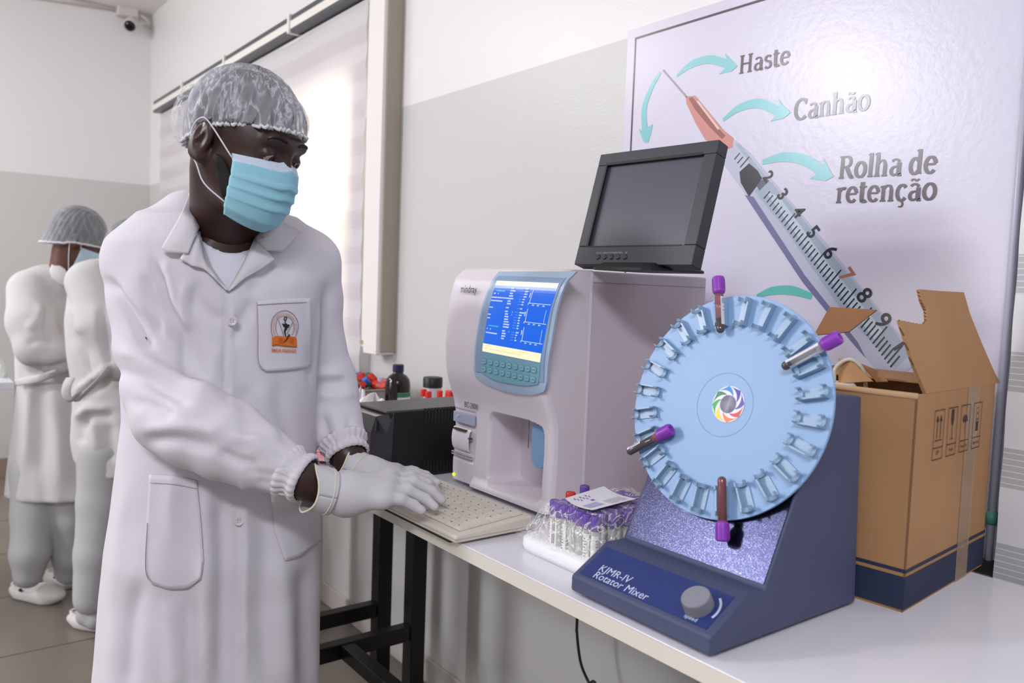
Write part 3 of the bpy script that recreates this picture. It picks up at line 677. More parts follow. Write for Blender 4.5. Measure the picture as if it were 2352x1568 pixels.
# control panel
ca = V3((0, prof[2][0]-prof[1][0], prof[2][1]-prof[1][1])); cl = ca.length; ca.normalize(); cn = V3((0, -ca.z, ca.y)); c0_ = V3((0, prof[1][0], prof[1][1]))
cp = MB(); q = [c0_+ca*(cl*t)+V3((x, 0, 0)) for x, t in ((RX0+.010, .10), (RX1-.012, .10), (RX1-.012, .86), (RX0+.010, .86))]
cp.prism(q, cn*.0008); cpo = cp.build('control_panel', mat('panel_navy', (38, 54, 112), .4, bump=[(900, .1, .0005)]), ro)
wt = mat('print_white', (196, 204, 226), .5)
def cpx(x, t): return c0_+ca*(cl*t)+V3((x, 0, 0))
def cpp(px, py): return onp(px, py, c0_, cn)
t1 = cpp(1373, 1310); t2 = cpp(1360, 1325)
join_meshes([(text('t', 'KJMR-IV', .0165, t1, (1, 0, 0), ca, None, None, off=.0010, bold=.0), 0)]).build('model_lettering', wt, cpo, fix=False)
join_meshes([(text('t', 'Rotator Mixer', .0165, t2, (1, 0, 0), ca, None, None, off=.0010, bold=.0), 0)]).build('name_lettering', wt, cpo, fix=False)
join_meshes([(text('t', 'speed', .008, cpp(1570, 1417), (1, 0, 0), ca, None, None, off=.0010, bold=.0), 0)]).build('speed_lettering', wt, cpo, fix=False)
kn = V3(cpp(1606, 1393))
mb = MB(); prof_k = []
n = 48; R0 = .0185; H0 = .0165
vs = []; a_, b_ = V3((1, 0, 0)), ca
for h, rs in ((.0008, 1), (H0-.0015, .97), (H0, .92)):
    for k in range(n*2):
        th = pi*k/n; r_ = R0*rs*(1-.035*(k % 2) if h < H0-.001 else 1); vs.append(kn+cn*h+a_*r_*math.cos(th)+b_*r_*math.sin(th))
N2 = n*2
mb.add(vs, [(i*N2+k, i*N2+(k+1) % N2, (i+1)*N2+(k+1) % N2, (i+1)*N2+k) for i in (0, 1) for k in range(N2)]+[tuple(range(2*N2, 3*N2))])
mb.build('knob', mat('knob_grey', (132, 132, 142), .5, bump=[(800, .3, .0006)]), cpo)
mb = MB(); pts = [kn+cn*.0011+(a_*math.cos(t)+b_*math.sin(t))*.0245 for t in np.linspace(-.30, .95, 12)]; pts2 = [kn+cn*.0011+(a_*math.cos(t)+b_*math.sin(t))*.0275 for t in np.linspace(-.30, .95, 12)]
mb.add(pts+pts2, [(i, i+1, 13+i, 12+i) for i in range(11)]); mb.build('dial_arc', wt, cpo, fix=False)
for x in (RX0+.02, RX1-.02):
    for y in (.75, 1.005): MB().lathe([(.009, 0), (.009, .006)], (x, y, TZ), (0, 0, 1), 14).build('rubber_foot', black_p, ro)
# disc
dt, dy = math.radians(15), math.radians(3.2)
DC = V3((-.681, .879, 1.195)); DN = V3((math.sin(dy)*math.cos(dt), -math.cos(dy)*math.cos(dt), math.sin(dt))); DR = .1512
DX = V3((0, 0, 1)).cross(DN)*-1; DX = V3((math.cos(dy), math.sin(dy), 0)); DU = DN.cross(DX).normalized()
if DU.z < 0: DU = -DU
dm = mat('disc_blue', (138, 172, 212), .42, bump=[(700, .05, .0004)])
ring = lambda R, h, n=128: [DC+DN*h+(DX*math.cos(2*pi*k/n)+DU*math.sin(2*pi*k/n))*R for k in range(n)]
mb = MB(); mb.prism(ring(DR, -.0045), DN*.0045); disc = mb.build('tube_disc', dm, ro, bevel=.0008)
MB().lathe([(.020, -.045), (.020, -.0046)], DC, DN, 24).build('axle_hub', navy, ro)
mb = MB(); mb.lathe([(.0425, .0001), (.0430, .0003), (.0435, .0001)], DC, DN, 48, caps=False); mb.build('hub_ring', mat('ring_blue', (120, 152, 196), .5), disc, smooth=True)
LC = V3(onp(1673, 928, DC, DN))+DN*.0006; LR = .0245
cols = [(214, 58, 62), (92, 66, 168), (40, 46, 168), (22, 132, 214), (20, 128, 76), (34, 170, 56), (240, 214, 10), (236, 122, 58)]
mb = MB(); n = 64
mb.poly([LC+(DX*math.cos(2*pi*k/n)+DU*math.sin(2*pi*k/n))*LR for k in range(n)], 0)
for k in range(8):
    t0 = math.radians(-15+45*k); L_, R_ = [], []
    for i in range(13):
        s = i/12; r_ = LR*(1-.50*s); th = t0-.95*s-.0; w_ = .42*(1-s)**.8
        for lst, a in ((L_, th-w_*.9), (R_, th+w_*.9)): lst.append(LC+DN*.0003+(DX*math.cos(a)+DU*math.sin(a))*r_)
    mb.add(L_+R_, [(i, i+1, 14+i, 13+i) for i in range(12)], k+1)
for j in range(9):
    r0 = LR*.49*(1-j/9.2); r1 = r0-LR*.49*.06*(1.1-j*.05)
    A = [LC+DN*.0006+(DX*math.cos(2*pi*k/n)+DU*math.sin(2*pi*k/n))*r0 for k in range(n)]; B = [LC+DN*.0006+(DX*math.cos(2*pi*k/n)+DU*math.sin(2*pi*k/n))*r1 for k in range(n)]
    mb.add(A+B, [(k, (k+1) % n, n+(k+1) % n, n+k) for k in range(n)], 9)
mb.build('logo_sticker', [mat('sticker_white', (226, 226, 236), .4)]+[mat('swirl%d' % i, c, .4) for i, c in enumerate(cols)]+[mat('swirl_ring', (62, 60, 98), .4)], disc, fix=False)
clip_m = mat('clip_blue', (140, 168, 196), .3)
def clip_frame(th):
    r = DX*math.cos(th)+DU*math.sin(th); t = DX*-math.sin(th)+DU*math.cos(th); return r, t
def clip(th, rad=.127):
    r, t = clip_frame(th); c = DC+r*rad
    R = Matrix((r, t, DN)).transposed(); mb = MB(); L = .019
    mb.box((-L, -.0062, 0), (L, .0062, .0018), 0, R, c)
    mb.box((-L, -.0082, 0), (L, -.0060, .0105), 0, R, c)
    for x0 in (-L, L-.0055):
        # cradle: arc open at the outside
        rc = .0078; cz_ = .0105; pts = []
        for a in np.linspace(math.radians(-215), math.radians(35), 15): pts.append((rc*math.cos(a), cz_+rc*math.sin(a)))
        inner = [(p[0]*.80, cz_+(p[1]-cz_)*.80) for p in pts]
        poly = pts+inner[::-1]; m_ = len(pts)
        A = [c+R @ V3((x0, p[0], p[1])) for p in poly]; B = [c+R @ V3((x0+.0055, p[0], p[1])) for p in poly]; K = len(poly)
        fs = [(i, (i+1) % K, K+(i+1) % K, K+i) for i in range(K)]+[(i, i+1, K-2-i, K-1-i) for i in range(m_-1)]+[(K+i, K+i+1, 2*K-2-i, 2*K-1-i) for i in range(m_-1)]
        mb.add(A+B, fs)
    return mb.build('tube_clip', clip_m, disc)
def dang(px, py):
    v = V3(onp(px, py, DC+DN*.01, DN))-DC; return math.atan2(v.dot(DU), v.dot(DX))
th0 = dang(1653, 712)
for k in range(24): clip(th0+2*pi*k/24)
# ---- tubes
purple = mat('cap_purple', (140, 58, 178), .38); violet = mat('cap_violet', (104, 70, 160), .4); redc = mat('cap_red', (196, 44, 34), .45)
tglass = mat('tube_glass', (240, 240, 244), .05, trans=.0, alpha=.07, spec=.9)
blood = mat('blood', (34, 8, 12), .12, spec=.6); bloodr = mat('blood_red', (104, 18, 24), .15)
film = mat('blood_film', (150, 62, 64), .2, alpha=.7); lab = mat('tube_label', (226, 224, 232), .45)
def lathe_shell(r, z0, z1, n=20, rb=True):
    p = []
    if rb: p += [(r*math.sin(a), z0+r-r*math.cos(a)) for a in np.linspace(0, pi/2, 7)]
    else: p = [(r, z0)]
    return p+[(r, z1)]
def blood_tube(label, zfill, film_to, base, ax, lang=None, low=None, cap_m=purple, group=None, capdark=True):
    """tube axis local z from rounded bottom to cap"""
    t = thing('blood_tube', label, 'test tube', (0, 0, 0), group)
    MB().lathe(lathe_shell(.0063, 0, .072)).build('glass', tglass, t, smooth=True, fix=True)
    mb = MB(); mb.lathe(lathe_shell(.0056, .0008, zfill)); mb.build('blood_sample', blood, t, smooth=True)
    if film_to: MB().lathe([(.0058, zfill), (.0058, film_to)], n=20).build('blood_residue', film, t, smooth=True)
    pr_ = [(.0066, .058), (.0084, .0605), (.0086, .080), (.0078, .0822), (.0045, .0822), (.0040, .079), (0, .079)]
    cp_ = MB().lathe(pr_, n=28).build('cap', cap_m, t, smooth=False, bevel=.0004)
    mb = MB()
    for k in range(20):
        a = 2*pi*k/20; mb.box((-.0005, .0082, .063), (.0005, .0089, .079), 0, Matrix.Rotation(a, 3, 'Z'), (0, 0, 0))
    mb.build('cap_ridges', cap_m, cp_)
    if lang is not None:
        a0, a1, z0, z1 = lang
        MB().lathe([(.00645, z0), (.00645, z1)], n=16, a0=a0, a1=a1).build('paper_label', lab, t, smooth=True)
        mb = MB(); da = (a1-a0)
        for i in range(7):
            z = z0+.004+(z1-z0-.008)*i/6; a = a0+da*.12
            mb.lathe([(.0066, z), (.0066, z+.0009)], n=6, a0=a0+da*.15, a1=a0+da*(.35+.5*rng.rand()))
        for aa in (.12, .5, .88): mb.lathe([(.0066, z0+.004), (.0066, z1-.006)], n=1, a0=a0+da*aa, a1=a0+da*aa+.05)
        mb.build('label_print', mat('lp', (92, 88, 110), .5), t)
    ax = V3(ax).normalized(); q = V3((0, 0, 1)).rotation_difference(ax); t.rotation_mode = 'QUATERNION'
    t.rotation_quaternion = q; t.location = base; return t
def seat(px0, py0, px1, py1):   # bottom pixel and cap-side pixel of a tube lying over the disc, 12 mm above it
    pl = DC+DN*.0115; a = V3(onp(px0, py0, pl, DN)); b = V3(onp(px1, py1, pl, DN)); return a, (b-a).normalized()
SN = [((1655, 766), (1650, 640), 'blood filled tube with purple cap clipped at the top of the disc', .021, .056, (.3, 2.2, .012, .052)),
      ((1795, 845), (1930, 772), 'labelled blood tube with purple cap on the right side of the disc', .012, None, (-3.0, 1.9, .010, .056)),
      ((1440, 1040), (1542, 985), 'dark blood tube with purple cap at left edge of the disc', .050, .058, (-2.9, -1.6, .006, .03)),
      ((1658, 1092), (1660, 1243), 'upside-down blood tube with purple cap hanging at the disc bottom', .057, .058, (1.2, 2.5, .018, .05))]
for (a, b, l, zf, ff, la) in SN:
    P0, ax_ = seat(*a, *b); t_ = blood_tube(l, zf, ff, P0, ax_, la)
    if 'upside-down' in l:
        for c_ in t_.children:
            if c_.name.startswith('blood_sample'): c_.data.materials[0] = bloodr
            if c_.name.startswith('blood_residue'): pass
# ================================================================== cardboard box
bx = thing('cardboard_box', 'open brown cardboard box with torn flaps and dark blue base band', 'box', (-.62, 1.2, TZ))
cardm = mat('cardboard', (176, 134, 92), .8, bump=[(60, .1, .002), (700, .1, .0005)], noise=(8, (166, 124, 84), .3, .75))
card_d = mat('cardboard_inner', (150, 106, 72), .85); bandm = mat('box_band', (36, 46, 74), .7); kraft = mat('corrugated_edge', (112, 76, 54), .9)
B0 = V3((-.514, 1.058, TZ)); D1 = V3((-.094, .9955, 0)); D2 = V3((-.9955, -.094, 0)); BH = .290; BL = .305; BW = .275
def bp(a, b, z): return B0+D1*a+D2*b+V3((0, 0, z))
N1 = D1.cross(V3((0, 0, 1))); T = .004   # outward on the right side
def panel(name, quad, th, m, par=bx, bev=.001):
    q = [V3(p) for p in quad]; n = (q[1]-q[0]).cross(q[2]-q[0]).normalized(); mb = MB(); mb.prism(q, n*th); return mb.build(name, m, par, bevel=bev)
mb = MB(); e = [(0, 0), (BL, 0), (BL, BW), (0, BW)]
for i in range(4):
    a, b = e[i], e[(i+1) % 4]; q = [bp(*a, 0), bp(*b, 0), bp(*b, BH), bp(*a, BH)]; ctr = bp(BL/2, BW/2, 0)
    n = (q[1]-q[0]).cross(V3((0, 0, 1))).normalized(); n = n if (ctr-q[0]).dot(n) > 0 else -n
    mb.prism(q, n*T)
mb.prism([bp(0, 0, .001), bp(BL, 0, .001), bp(BL, BW, .001), bp(0, BW, .001)], V3((0, 0, .004)))
mb.build('carton_body', cardm, bx, bevel=.0012)
def bandz(z0, z1, m, nm, par=bx):
    mb = MB(); o = .0006
    mb.prism([bp(-o, -o, z0), bp(BL+o, -o, z0), bp(BL+o, BW+o, z0), bp(-o, BW+o, z0)], V3((0, 0, z1-z0)), cap=False); return mb.build(nm, m, par)
bandz(.004, .048, bandm, 'printed_band'); bandz(.053, .058, bandm, 'printed_line')
tape = mat('packing_tape', (196, 166, 134), .12, alpha=.35)
mb = MB(); mb.prism([bp(.185, -.0009, .0), bp(.232, -.0009, .0), bp(.232, -.0009, BH), bp(.185, -.0009, BH)], N1*.0002); mb.build('tape', tape, bx)
# shipping icons
inkb = mat('box_ink', (62, 50, 48), .8); mb = MB()
def ip(a, z, o=.0012): return bp(a, -o, z)
def irect(a0, z0, a1, z1): mb.poly([ip(a0, z0), ip(a1, z0), ip(a1, z1), ip(a0, z1)])
def iframe(a0, z0, a1, z1, w=.0012):
    irect(a0, z0, a1, z0+w); irect(a0, z1-w, a1, z1); irect(a0, z0, a0+w, z1); irect(a1-w, z0, a1, z1)
for i in range(4):
    a0 = .062+i*.050; a1 = a0+.036; z0, z1 = .196, .265; iframe(a0, z0, a1, z1); irect(a0, z0+.016, a1, z0+.0172); c_ = (a0+a1)/2
    if i == 0:
        irect(a0+.006, .222, a1-.006, .2235)
        for d in (-.006, .006): irect(c_+d-.001, .226, c_+d+.001, .252); mb.poly([ip(c_+d-.004, .249), ip(c_+d+.004, .249), ip(c_+d, .258)])
    if i == 1: mb.poly([ip(c_-.004, .262), ip(c_+.004, .262), ip(c_+.004, .245), ip(c_+.0008, .238), ip(c_+.0008, .222), ip(c_-.0008, .222), ip(c_-.0008, .238), ip(c_-.004, .245)]); irect(c_-.005, .2195, c_+.005, .221)
    if i == 2: mb.poly([ip(c_+.009*math.cos(t), .240+.010*math.sin(t)) for t in np.linspace(0, pi, 12)]); irect(c_-.0006, .222, c_+.0006, .24)
    if i == 3:
        for k in range(4): iframe(c_-.005, .222+k*.009, c_+.005, .2302+k*.009, .0009)
        irect(c_-.004, .223, c_+.004, .236)
for i, s in enumerate(('UP', 'Fragile', 'Keep Dry', 'Stack limit')):
    me = text('t', s, .0085 if i < 1 else .0062, bp(.080+i*.050, -.0012, .203), D1, (0, 0, 1), None, None, off=.0, align='CENTER'); mb.add([v.co[:] for v in me.vertices], [tuple(p.vertices) for p in me.polygons])
me = text('t', 'P', .03, bp(.285, -.0012, .02), D1, (0, 0, 1), None, None, off=.0, align='CENTER')
mb.build('printed_icons', inkb, bx, fix=False)
# standing right flap
lean = math.radians(13); fn_ = V3(N1)*math.cos(lean)+V3((0, 0, 1))*math.sin(lean); hp = bp(0, 0, BH)
F = [V3(onp(*p, hp, fn_)) for p in ((2128, 904), (2100, 838), (2067, 735), (2100, 742), (2122, 746), (2130, 736), (2128, 712), (2118, 690), (2112, 664), (2160, 668), (2214, 671), (2228, 720), (2250, 775), (2280, 845), (2297, 879))]
mb = MB(); mb.prism(F, -fn_*.0045); fl = mb.build('side_flap', cardm, bx)
mb = MB(); m_ = F[1:9]
for i in range(len(m_)-1):
    for k in range(3): a = m_[i].lerp(m_[i+1], k/3)-fn_*.001; b = m_[i].lerp(m_[i+1], (k+.55)/3)-fn_*.0036; mb.tube([a, b], .0011, 5)
mb.build('torn_edge', kraft, fl)
# folded-over front flap edge, back-left flap, inner flaps
panel('front_flap', [bp(-.001, .0, BH), bp(-.001, BW, BH), bp(.055, BW-.006, BH-.024), bp(.055, .006, BH-.024)], .004, cardm)
mb = MB(); mb.tube([bp(.001, 0, BH-.002), bp(.001, BW, BH-.002)], .0042, 10); mb.build('fold_crease', mat('crease_worn', (204, 166, 126), .8), bx, smooth=True)
bn = V3((.35, -.86, .2)).normalized(); hp2 = bp(.02, BW, BH)
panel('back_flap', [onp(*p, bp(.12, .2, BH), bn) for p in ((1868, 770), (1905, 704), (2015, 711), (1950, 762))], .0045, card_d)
panel('inner_flap', [onp(*p, bp(.13, .12, BH-.01), (0, -1, .15)) for p in ((1925, 822), (1950, 825), (2005, 876), (1925, 880))], .004, cardm)
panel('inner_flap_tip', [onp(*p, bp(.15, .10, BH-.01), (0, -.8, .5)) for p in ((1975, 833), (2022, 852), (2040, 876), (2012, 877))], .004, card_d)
panel('rear_inner_flap', [bp(BL-.005, .02, BH), bp(BL-.005, BW-.02, BH), bp(BL-.11, BW-.02, BH-.004), bp(BL-.11, .02, BH-.004)], .004, cardm)
# white canister in the box
bt = thing('white_canister', 'white capped bottle with bent plastic hose inside cardboard box', 'bottle', tuple(bp(.13, .175, .006)))
wpm = mat('white_plastic', (226, 224, 222), .4); bc = bp(.13, .175, .006)
MB().lathe([(0, 0), (.055, 0), (.058, .01), (.058, .20), (.045, .232), (.028, .240), (.028, .246)], bc, (0, 0, 1), 28).build('bottle_body', wpm, bt, smooth=True)
cpz = bc+V3((0, 0, .246)); mb = MB(); mb.lathe([(.033, 0), (.033, .026), (.030, .029), (0, .029)], cpz, (0, 0, 1), 32)
for k in range(32): mb.box((-.0008, .0325, .002), (.0008, .0342, .024), 0, Matrix.Rotation(2*pi*k/32, 3, 'Z'), cpz)
mb.build('cap', wpm, bt)
MB().tube(crv([cpz+V3((.0, .0, .028)), cpz+V3((.002, .0, .052)), cpz+V3((.018, .010, .066)), cpz+V3((.034, .02, .052)), cpz+V3((.040, .026, .012)), cpz+V3((.038, .03, -.03))], 6), .0032, 10).build('hose', mat('hose_clear', (200, 196, 180), .25), bt, smooth=True)

# ================================================================== UPS box
up = thing('power_backup_unit', 'black vented power backup box behind the keyboard', 'power supply', (-1.54, .95, TZ))
upm = mat('ups_black', (15, 15, 17), .42, bump=[(500, .1, .0006)]); upt = mat('ups_top', (58, 55, 57), .38, bump=[(500, .1, .0006)])
ux0, ux1, uy0, uy1, uz = -1.612, -1.4715, .802, 1.115, 1.077
mb = MB(); mb.box((ux0, uy0+.012, TZ+.002), (ux1, uy1, uz-.004)); mb.build('case', upm, up, bevel=.004)
MB().box((ux0, uy0+.004, uz-.006), (ux1, uy1, uz)).build('lid', upt, up, bevel=.003)
ribm = mat('ups_rib', (28, 28, 30), .45)
for k in range(26):
    y = uy0+.095+k*.0082
    MB().box((ux1-.004, y, uz-.030), (ux1+.0012, y+.0042, uz+.0006)).build('top_vent_rib', ribm, up); MB().box((ux1-.001, y, TZ+.008), (ux1+.0012, y+.0042, TZ+.034)).build('bottom_vent_rib', ribm, up)
# faceted glossy fascia
gf = mat('ups_fascia', (48, 47, 52), .22, spec=.7)
A = [(ux1, uy0+.012, uz-.004), (ux1, uy0+.012, TZ+.004)]
mb = MB(); yo = uy0-.012
P_ = {'a': (ux1, uy0+.022, uz-.003), 'b': (ux1-.016, yo, uz-.012), 'c': (ux1+.001, uy0+.004, uz-.046), 'd': (ux1+.001, uy0+.002, TZ+.050), 'e': (ux1-.018, yo, TZ+.022), 'f': (ux1, uy0+.016, TZ+.006), 'g': (ux0+.01, yo, uz-.012), 'h': (ux0+.01, yo, TZ+.022), 'i': (ux0, uy0+.014, uz-.003), 'j': (ux0, uy0+.014, TZ+.006), 'k': (ux1-.030, yo-.004, uz-.05), 'l': (ux1-.030, yo-.004, TZ+.05)}
K = list(P_); vs = [P_[k] for k in K]; I = {k: i for i, k in enumerate(K)}
mb.add(vs, [tuple(I[c] for c in f) for f in ('abc', 'bkc', 'ckld', 'def', 'dle', 'acdf', 'bgk', 'ghlk', 'hel', 'abgi', 'gijh', 'hjfe')]); mb.build('fascia', gf, up)
MB().box((ux1-.017, yo-.001, uz-.042), (ux1-.011, yo+.004, uz-.020)).build('power_button', black_p, up, bevel=.001)

# ================================================================== things by the wall
bo = thing('reagent_bottle', 'dark amber bottle with navy cap and green striped label', 'bottle', (-2.215, 1.25, TZ))
amb = mat('amber_dark', (26, 17, 14), .16, spec=.6)
o = (-2.215, 1.25, TZ)
MB().lathe([(0, 0), (.037, 0), (.039, .004), (.039, .098), (.036, .113), (.028, .124), (.018, .130), (.016, .133), (.016, .138)], o, (0, 0, 1), 32).build('bottle_body', amb, bo, smooth=True)
MB().lathe([(.0165, .136), (.0175, .137), (.0175, .157), (.016, .159), (0, .159)], o, (0, 0, 1), 28).build('cap', mat('cap_navy', (30, 28, 74), .4), bo, bevel=.0005)
MB().lathe([(.0393, .02), (.0393, .074)], o, (0, 0, 1), 20, a0=math.radians(35), a1=math.radians(120)).build('paper_label', mat('lab_white', (214, 216, 214), .5), bo, smooth=True)
MB().lathe([(.0396, .060), (.0396, .0735)], o, (0, 0, 1), 20, a0=math.radians(35), a1=math.radians(120)).build('label_stripe', mat('lab_green', (54, 112, 78), .5), bo, smooth=True)
jr = thing('plastic_jar', 'small clear jar with wide black screw lid by the wall', 'jar', (-2.01, 1.25, TZ)); o = (-2.01, 1.25, TZ)
MB().lathe([(0, 0), (.025, 0), (.0265, .003), (.0265, .110), (.0255, .114)], o, (0, 0, 1), 28).build('jar_body', mat('jar_plastic', (205, 205, 214), .2, alpha=.75), jr, smooth=True)
MB().lathe([(.0275, .112), (.0285, .113), (.0285, .139), (.0265, .142), (0, .142)], o, (0, 0, 1), 32).build('lid', mat('lid_black', (20, 22, 22), .45, bump=[(300, .2, .001)]), jr, bevel=.0006)
def capped_tube(x, y, z, h, cm, label, group=None, tilt=(0, 0), r=.0085):
    t = thing('capped_tube', label, 'test tube', (0, 0, 0), group)
    MB().lathe(lathe_shell(.0063, 0, h), n=12).build('tube_body', tglass if h > .03 else lab, t, smooth=True)
    MB().lathe([(r*.82, h-.012), (r, h-.010), (r, h+.006), (r*.9, h+.008), (0, h+.008)], n=16).build('cap', cm, t)
    t.location = (x, y, z); t.rotation_euler = (tilt[0], tilt[1], 0); return t
red_f = mat('cap_red_bright', (206, 44, 30), .45); blk_c = mat('cap_black', (26, 26, 30), .4); blu_c = mat('cap_blue', (52, 110, 196), .4); lil_c = mat('cap_lilac', (176, 150, 206), .45)
for (px, py, side) in ((973, 903, 'left'), (984, 908, 'centre')): 
    p = ony(px, py, 1.20); capped_tube(p[0], 1.20, TZ+.0005, p[2]-TZ+.003, red_f, 'red capped tube standing by jar, %s one of the pair in front' % ('outer' if side == 'left' else 'inner'), 'red capped tubes by the jar', r=.0095)
p = ony(1010, 906, 1.2); capped_tube(p[0], 1.2, TZ+.0005, p[2]-TZ+.003, red_f, 'red capped tube poking up behind white crumpled film, right of jar', 'red capped tubes by the jar')
for px, py in ((1022, 904), (1030, 905)):
    p = ony(px, py, 1.19); capped_tube(p[0], 1.19, TZ+.0005, p[2]-TZ+.003, red_f, ('leftmost' if px < 1025 else 'rightmost')+' red capped tube of the pair nearest the analyser', 'red capped tubes by the jar', (.0, .15 if px < 1025 else .1), r=.0095)
# crumpled white film in front of those tubes
def crumple(name, label, cat, cx, cy, z0, rx, ry, h, m, seed, n=22):
    r_ = np.random.RandomState(seed); K_ = r_.randn(7, 2)*9; ph = r_.rand(7)*6; am = r_.rand(7)
    def fn(u, v):
        a = 2*pi*u; q = v*pi/2; cr = math.cos(q); s = 1+sum(am[i]*.09*math.sin(K_[i][0]*math.cos(a)*cr+K_[i][1]*math.sin(q)+ph[i]+3*a) for i in range(7))
        return (cx+rx*cr*math.cos(a)*s, cy+ry*cr*math.sin(a)*s, z0+h*math.sin(q)*s)
    o = MB().grid(fn, n*2, n).build(name, m, None, smooth=False); return tag(o, label, cat)
film_w = mat('film_white', (226, 214, 222), .25, sss=0, alpha=.92)
crumple('plastic_wrap', 'crumpled pale plastic wrap heaped beside the red capped tubes', 'wrap', -1.86, 1.165, TZ, .085, .028, .062, film_w, 3)
crumple('tissue', 'crumpled white tissue near left sleeve beside black power box', 'tissue', -1.93, 1.02, TZ, .10, .06, .098, mat('tissue_white', (232, 230, 228), .7), 5)
mb = MB()
def red_marks():
    p = ony(818, 976, .985); p = V3(p)
    m_ = MB(); m_.box(p+V3((-.012, -.01, -.014)), p+V3((.012, .01, .014))); o = m_.build('bag_clip', red_f, None, bevel=.003); tag(o, 'small orange red clip on the white tissue behind sleeve', 'clip')
# trays of mixed caps
tr = thing('sample_tray', 'shallow grey tray piled with mixed coloured tube caps', 'tray', (-2.62, 1.27, TZ))
x0, x1, y0, y1 = -2.82, -2.36, 1.19, 1.37
mb = MB(); zt2 = TZ+.062
for lo, hi in (((x0, y0, TZ), (x1, y0+.004, zt2)), ((x0, y1-.004, TZ), (x1, y1, zt2)), ((x0, y0, TZ), (x0+.004, y1, zt2)), ((x1-.004, y0, TZ), (x1, y1, zt2)), ((x0, y0, TZ), (x1, y1, TZ+.004))): mb.box(lo, hi)
mb.box((x0-.006, y0-.006, zt2-.004), (x1+.006, y0+.002, zt2+.001)); mb.box((x1-.002, y0-.006, zt2-.004), (x1+.006, y1, zt2+.001))
mb.build('tray_body', mat('tray_grey', (168, 158, 150), .5), tr, bevel=.001)
fill = MB().box((x0+.005, y0+.005, TZ+.004), (x1-.005, y1-.005, TZ+.005)).build('tray_liner', mat('liner', (190, 178, 176), .7), tr)
ORD = ['first', 'second', 'third', 'fourth', 'fifth', 'sixth', 'seventh', 'eighth', 'ninth', 'tenth', 'eleventh', 'twelfth', 'thirteenth']
cms = [red_f, mat('cap_brick', (176, 70, 50), .45), blk_c, blu_c, lil_c, red_f, red_f, mat('cap_wine', (96, 26, 34), .4)]
names = {0: 'red', 1: 'brick coloured', 2: 'black', 3: 'blue', 4: 'lilac', 5: 'red', 6: 'red', 7: 'dark wine'}
for j in range(4):
    for i in range(13):
        k = rng.randint(8); x = x0+.028+i*.0335+rng.randn()*.004; y = y0+.022+j*.044+rng.randn()*.004; z = TZ+.040+rng.rand()*.026+(.012 if j > 1 else 0)
        mb = MB(); mb.lathe([(.010, -.016), (.0125, -.015), (.0125, .010), (.011, .013), (0, .013)], (0, 0, 0), (0, 0, 1), 14); mb.lathe([(0, -.030), (.0085, -.028), (.0085, -.016)], (0, 0, 0), (0, 0, 1), 14)
        o = mb.build('sample_tube_cap', cms[k], None, bevel=.001); o.location = (x, y, z); o.rotation_euler = (rng.randn()*.7, rng.randn()*.7, rng.rand()*6)
        tag(o, '%s tube cap in the grey tray heap, %s row, %s from the left end' % (names[k], ['front', 'second', 'third', 'back'][j], ORD[i]), 'cap', 'caps heaped in the grey tray')
rt_ = thing('red_box', 'open dark red plastic box beside the amber bottle', 'box', (-2.31, 1.17, TZ)); mb = MB(); dr = mat('dark_red', (122, 40, 52), .4)
x0, x1, y0, y1, z1 = -2.44, -2.262, 1.11, 1.185, TZ+.058
for lo, hi in (((x0, y0, TZ), (x1, y0+.003, z1-.016)), ((x0, y1-.003, TZ), (x1, y1, z1)), ((x0, y0, TZ), (x0+.003, y1, z1)), ((x1-.003, y0, TZ), (x1, y1, z1)), ((x0, y0, TZ), (x1, y1, TZ+.004))): mb.box(lo, hi)
mb.build('box_body', dr, rt_, bevel=.001)
for i in range(5):
    o = MB().lathe([(0, 0), (.012, 0), (.013, .003), (.013, .024), (.011, .027), (0, .027)], (-2.415+i*.032, 1.128, TZ+.018), (0, 0, 1), 14).build('capped_vial', mat('cap_orange_red', (232, 62, 40), .4) if i == 0 else MATS['cap_orange_red'], None, bevel=.001)
    tag(o, 'bright orange red capped vial in the dark red box, %s from the left' % ORD[i], 'vial', 'orange red vials in the red box')
crumple('plastic_scrap', 'small white plastic scrap leaning on dark red box', 'scrap', -2.21, 1.12, TZ, .022, .016, .078, mat('scrap_white', (236, 232, 236), .4), 9, 10)
# pink bag on the bench behind the coat
crumple('pink_bag', 'pink plastic bag lying flat on bench behind the left sleeve', 'bag', -1.86, .845, TZ, .21, .10, .045, mat('bag_pink', (224, 150, 162), .4), 12, 26)

# ================================================================== pack of tubes
tp = thing('foam_tray', 'white foam tray wrapped in clear film holding a block of purple capped tubes', 'tray', (-.91, .86, TZ))
foam = mat('foam_white', (238, 236, 240), .5, bump=[(60, .2, .002)])
mb = MB(); rr_ = []
def rring(x0, x1, y0, y1, z, r, n=6):
    out = []
    for cx, cy, a in ((x1-r, y1-r, 0), (x0+r, y1-r, 90), (x0+r, y0+r, 180), (x1-r, y0+r, 270)):
        for k in range(n+1): t = math.radians(a+90*k/n); out.append((cx+r*math.cos(t), cy+r*math.sin(t), z))
    return out
fx0, fx1, fy0, fy1 = -.988, -.806, .779, .958
rs = [rring(fx0+.004, fx1, fy0+.003, fy1, TZ+.0005, .02), rring(fx0, fx1+.002, fy0, fy1+.002, TZ+.010, .022), rring(fx0+.001, fx1, fy0+.001, fy1, TZ+.021, .02), rring(fx0+.008, fx1-.006, fy0+.007, fy1-.006, TZ+.0255, .016)]
n = len(rs[0]); mb.add([p for r_ in rs for p in r_], [(i*n+k, i*n+(k+1) % n, (i+1)*n+(k+1) % n, (i+1)*n+k) for i in range(3) for k in range(n)]+[tuple(range(n))[::-1], tuple(range(3*n, 4*n))])
mb.build('foam_base', foam, tp, smooth=True)
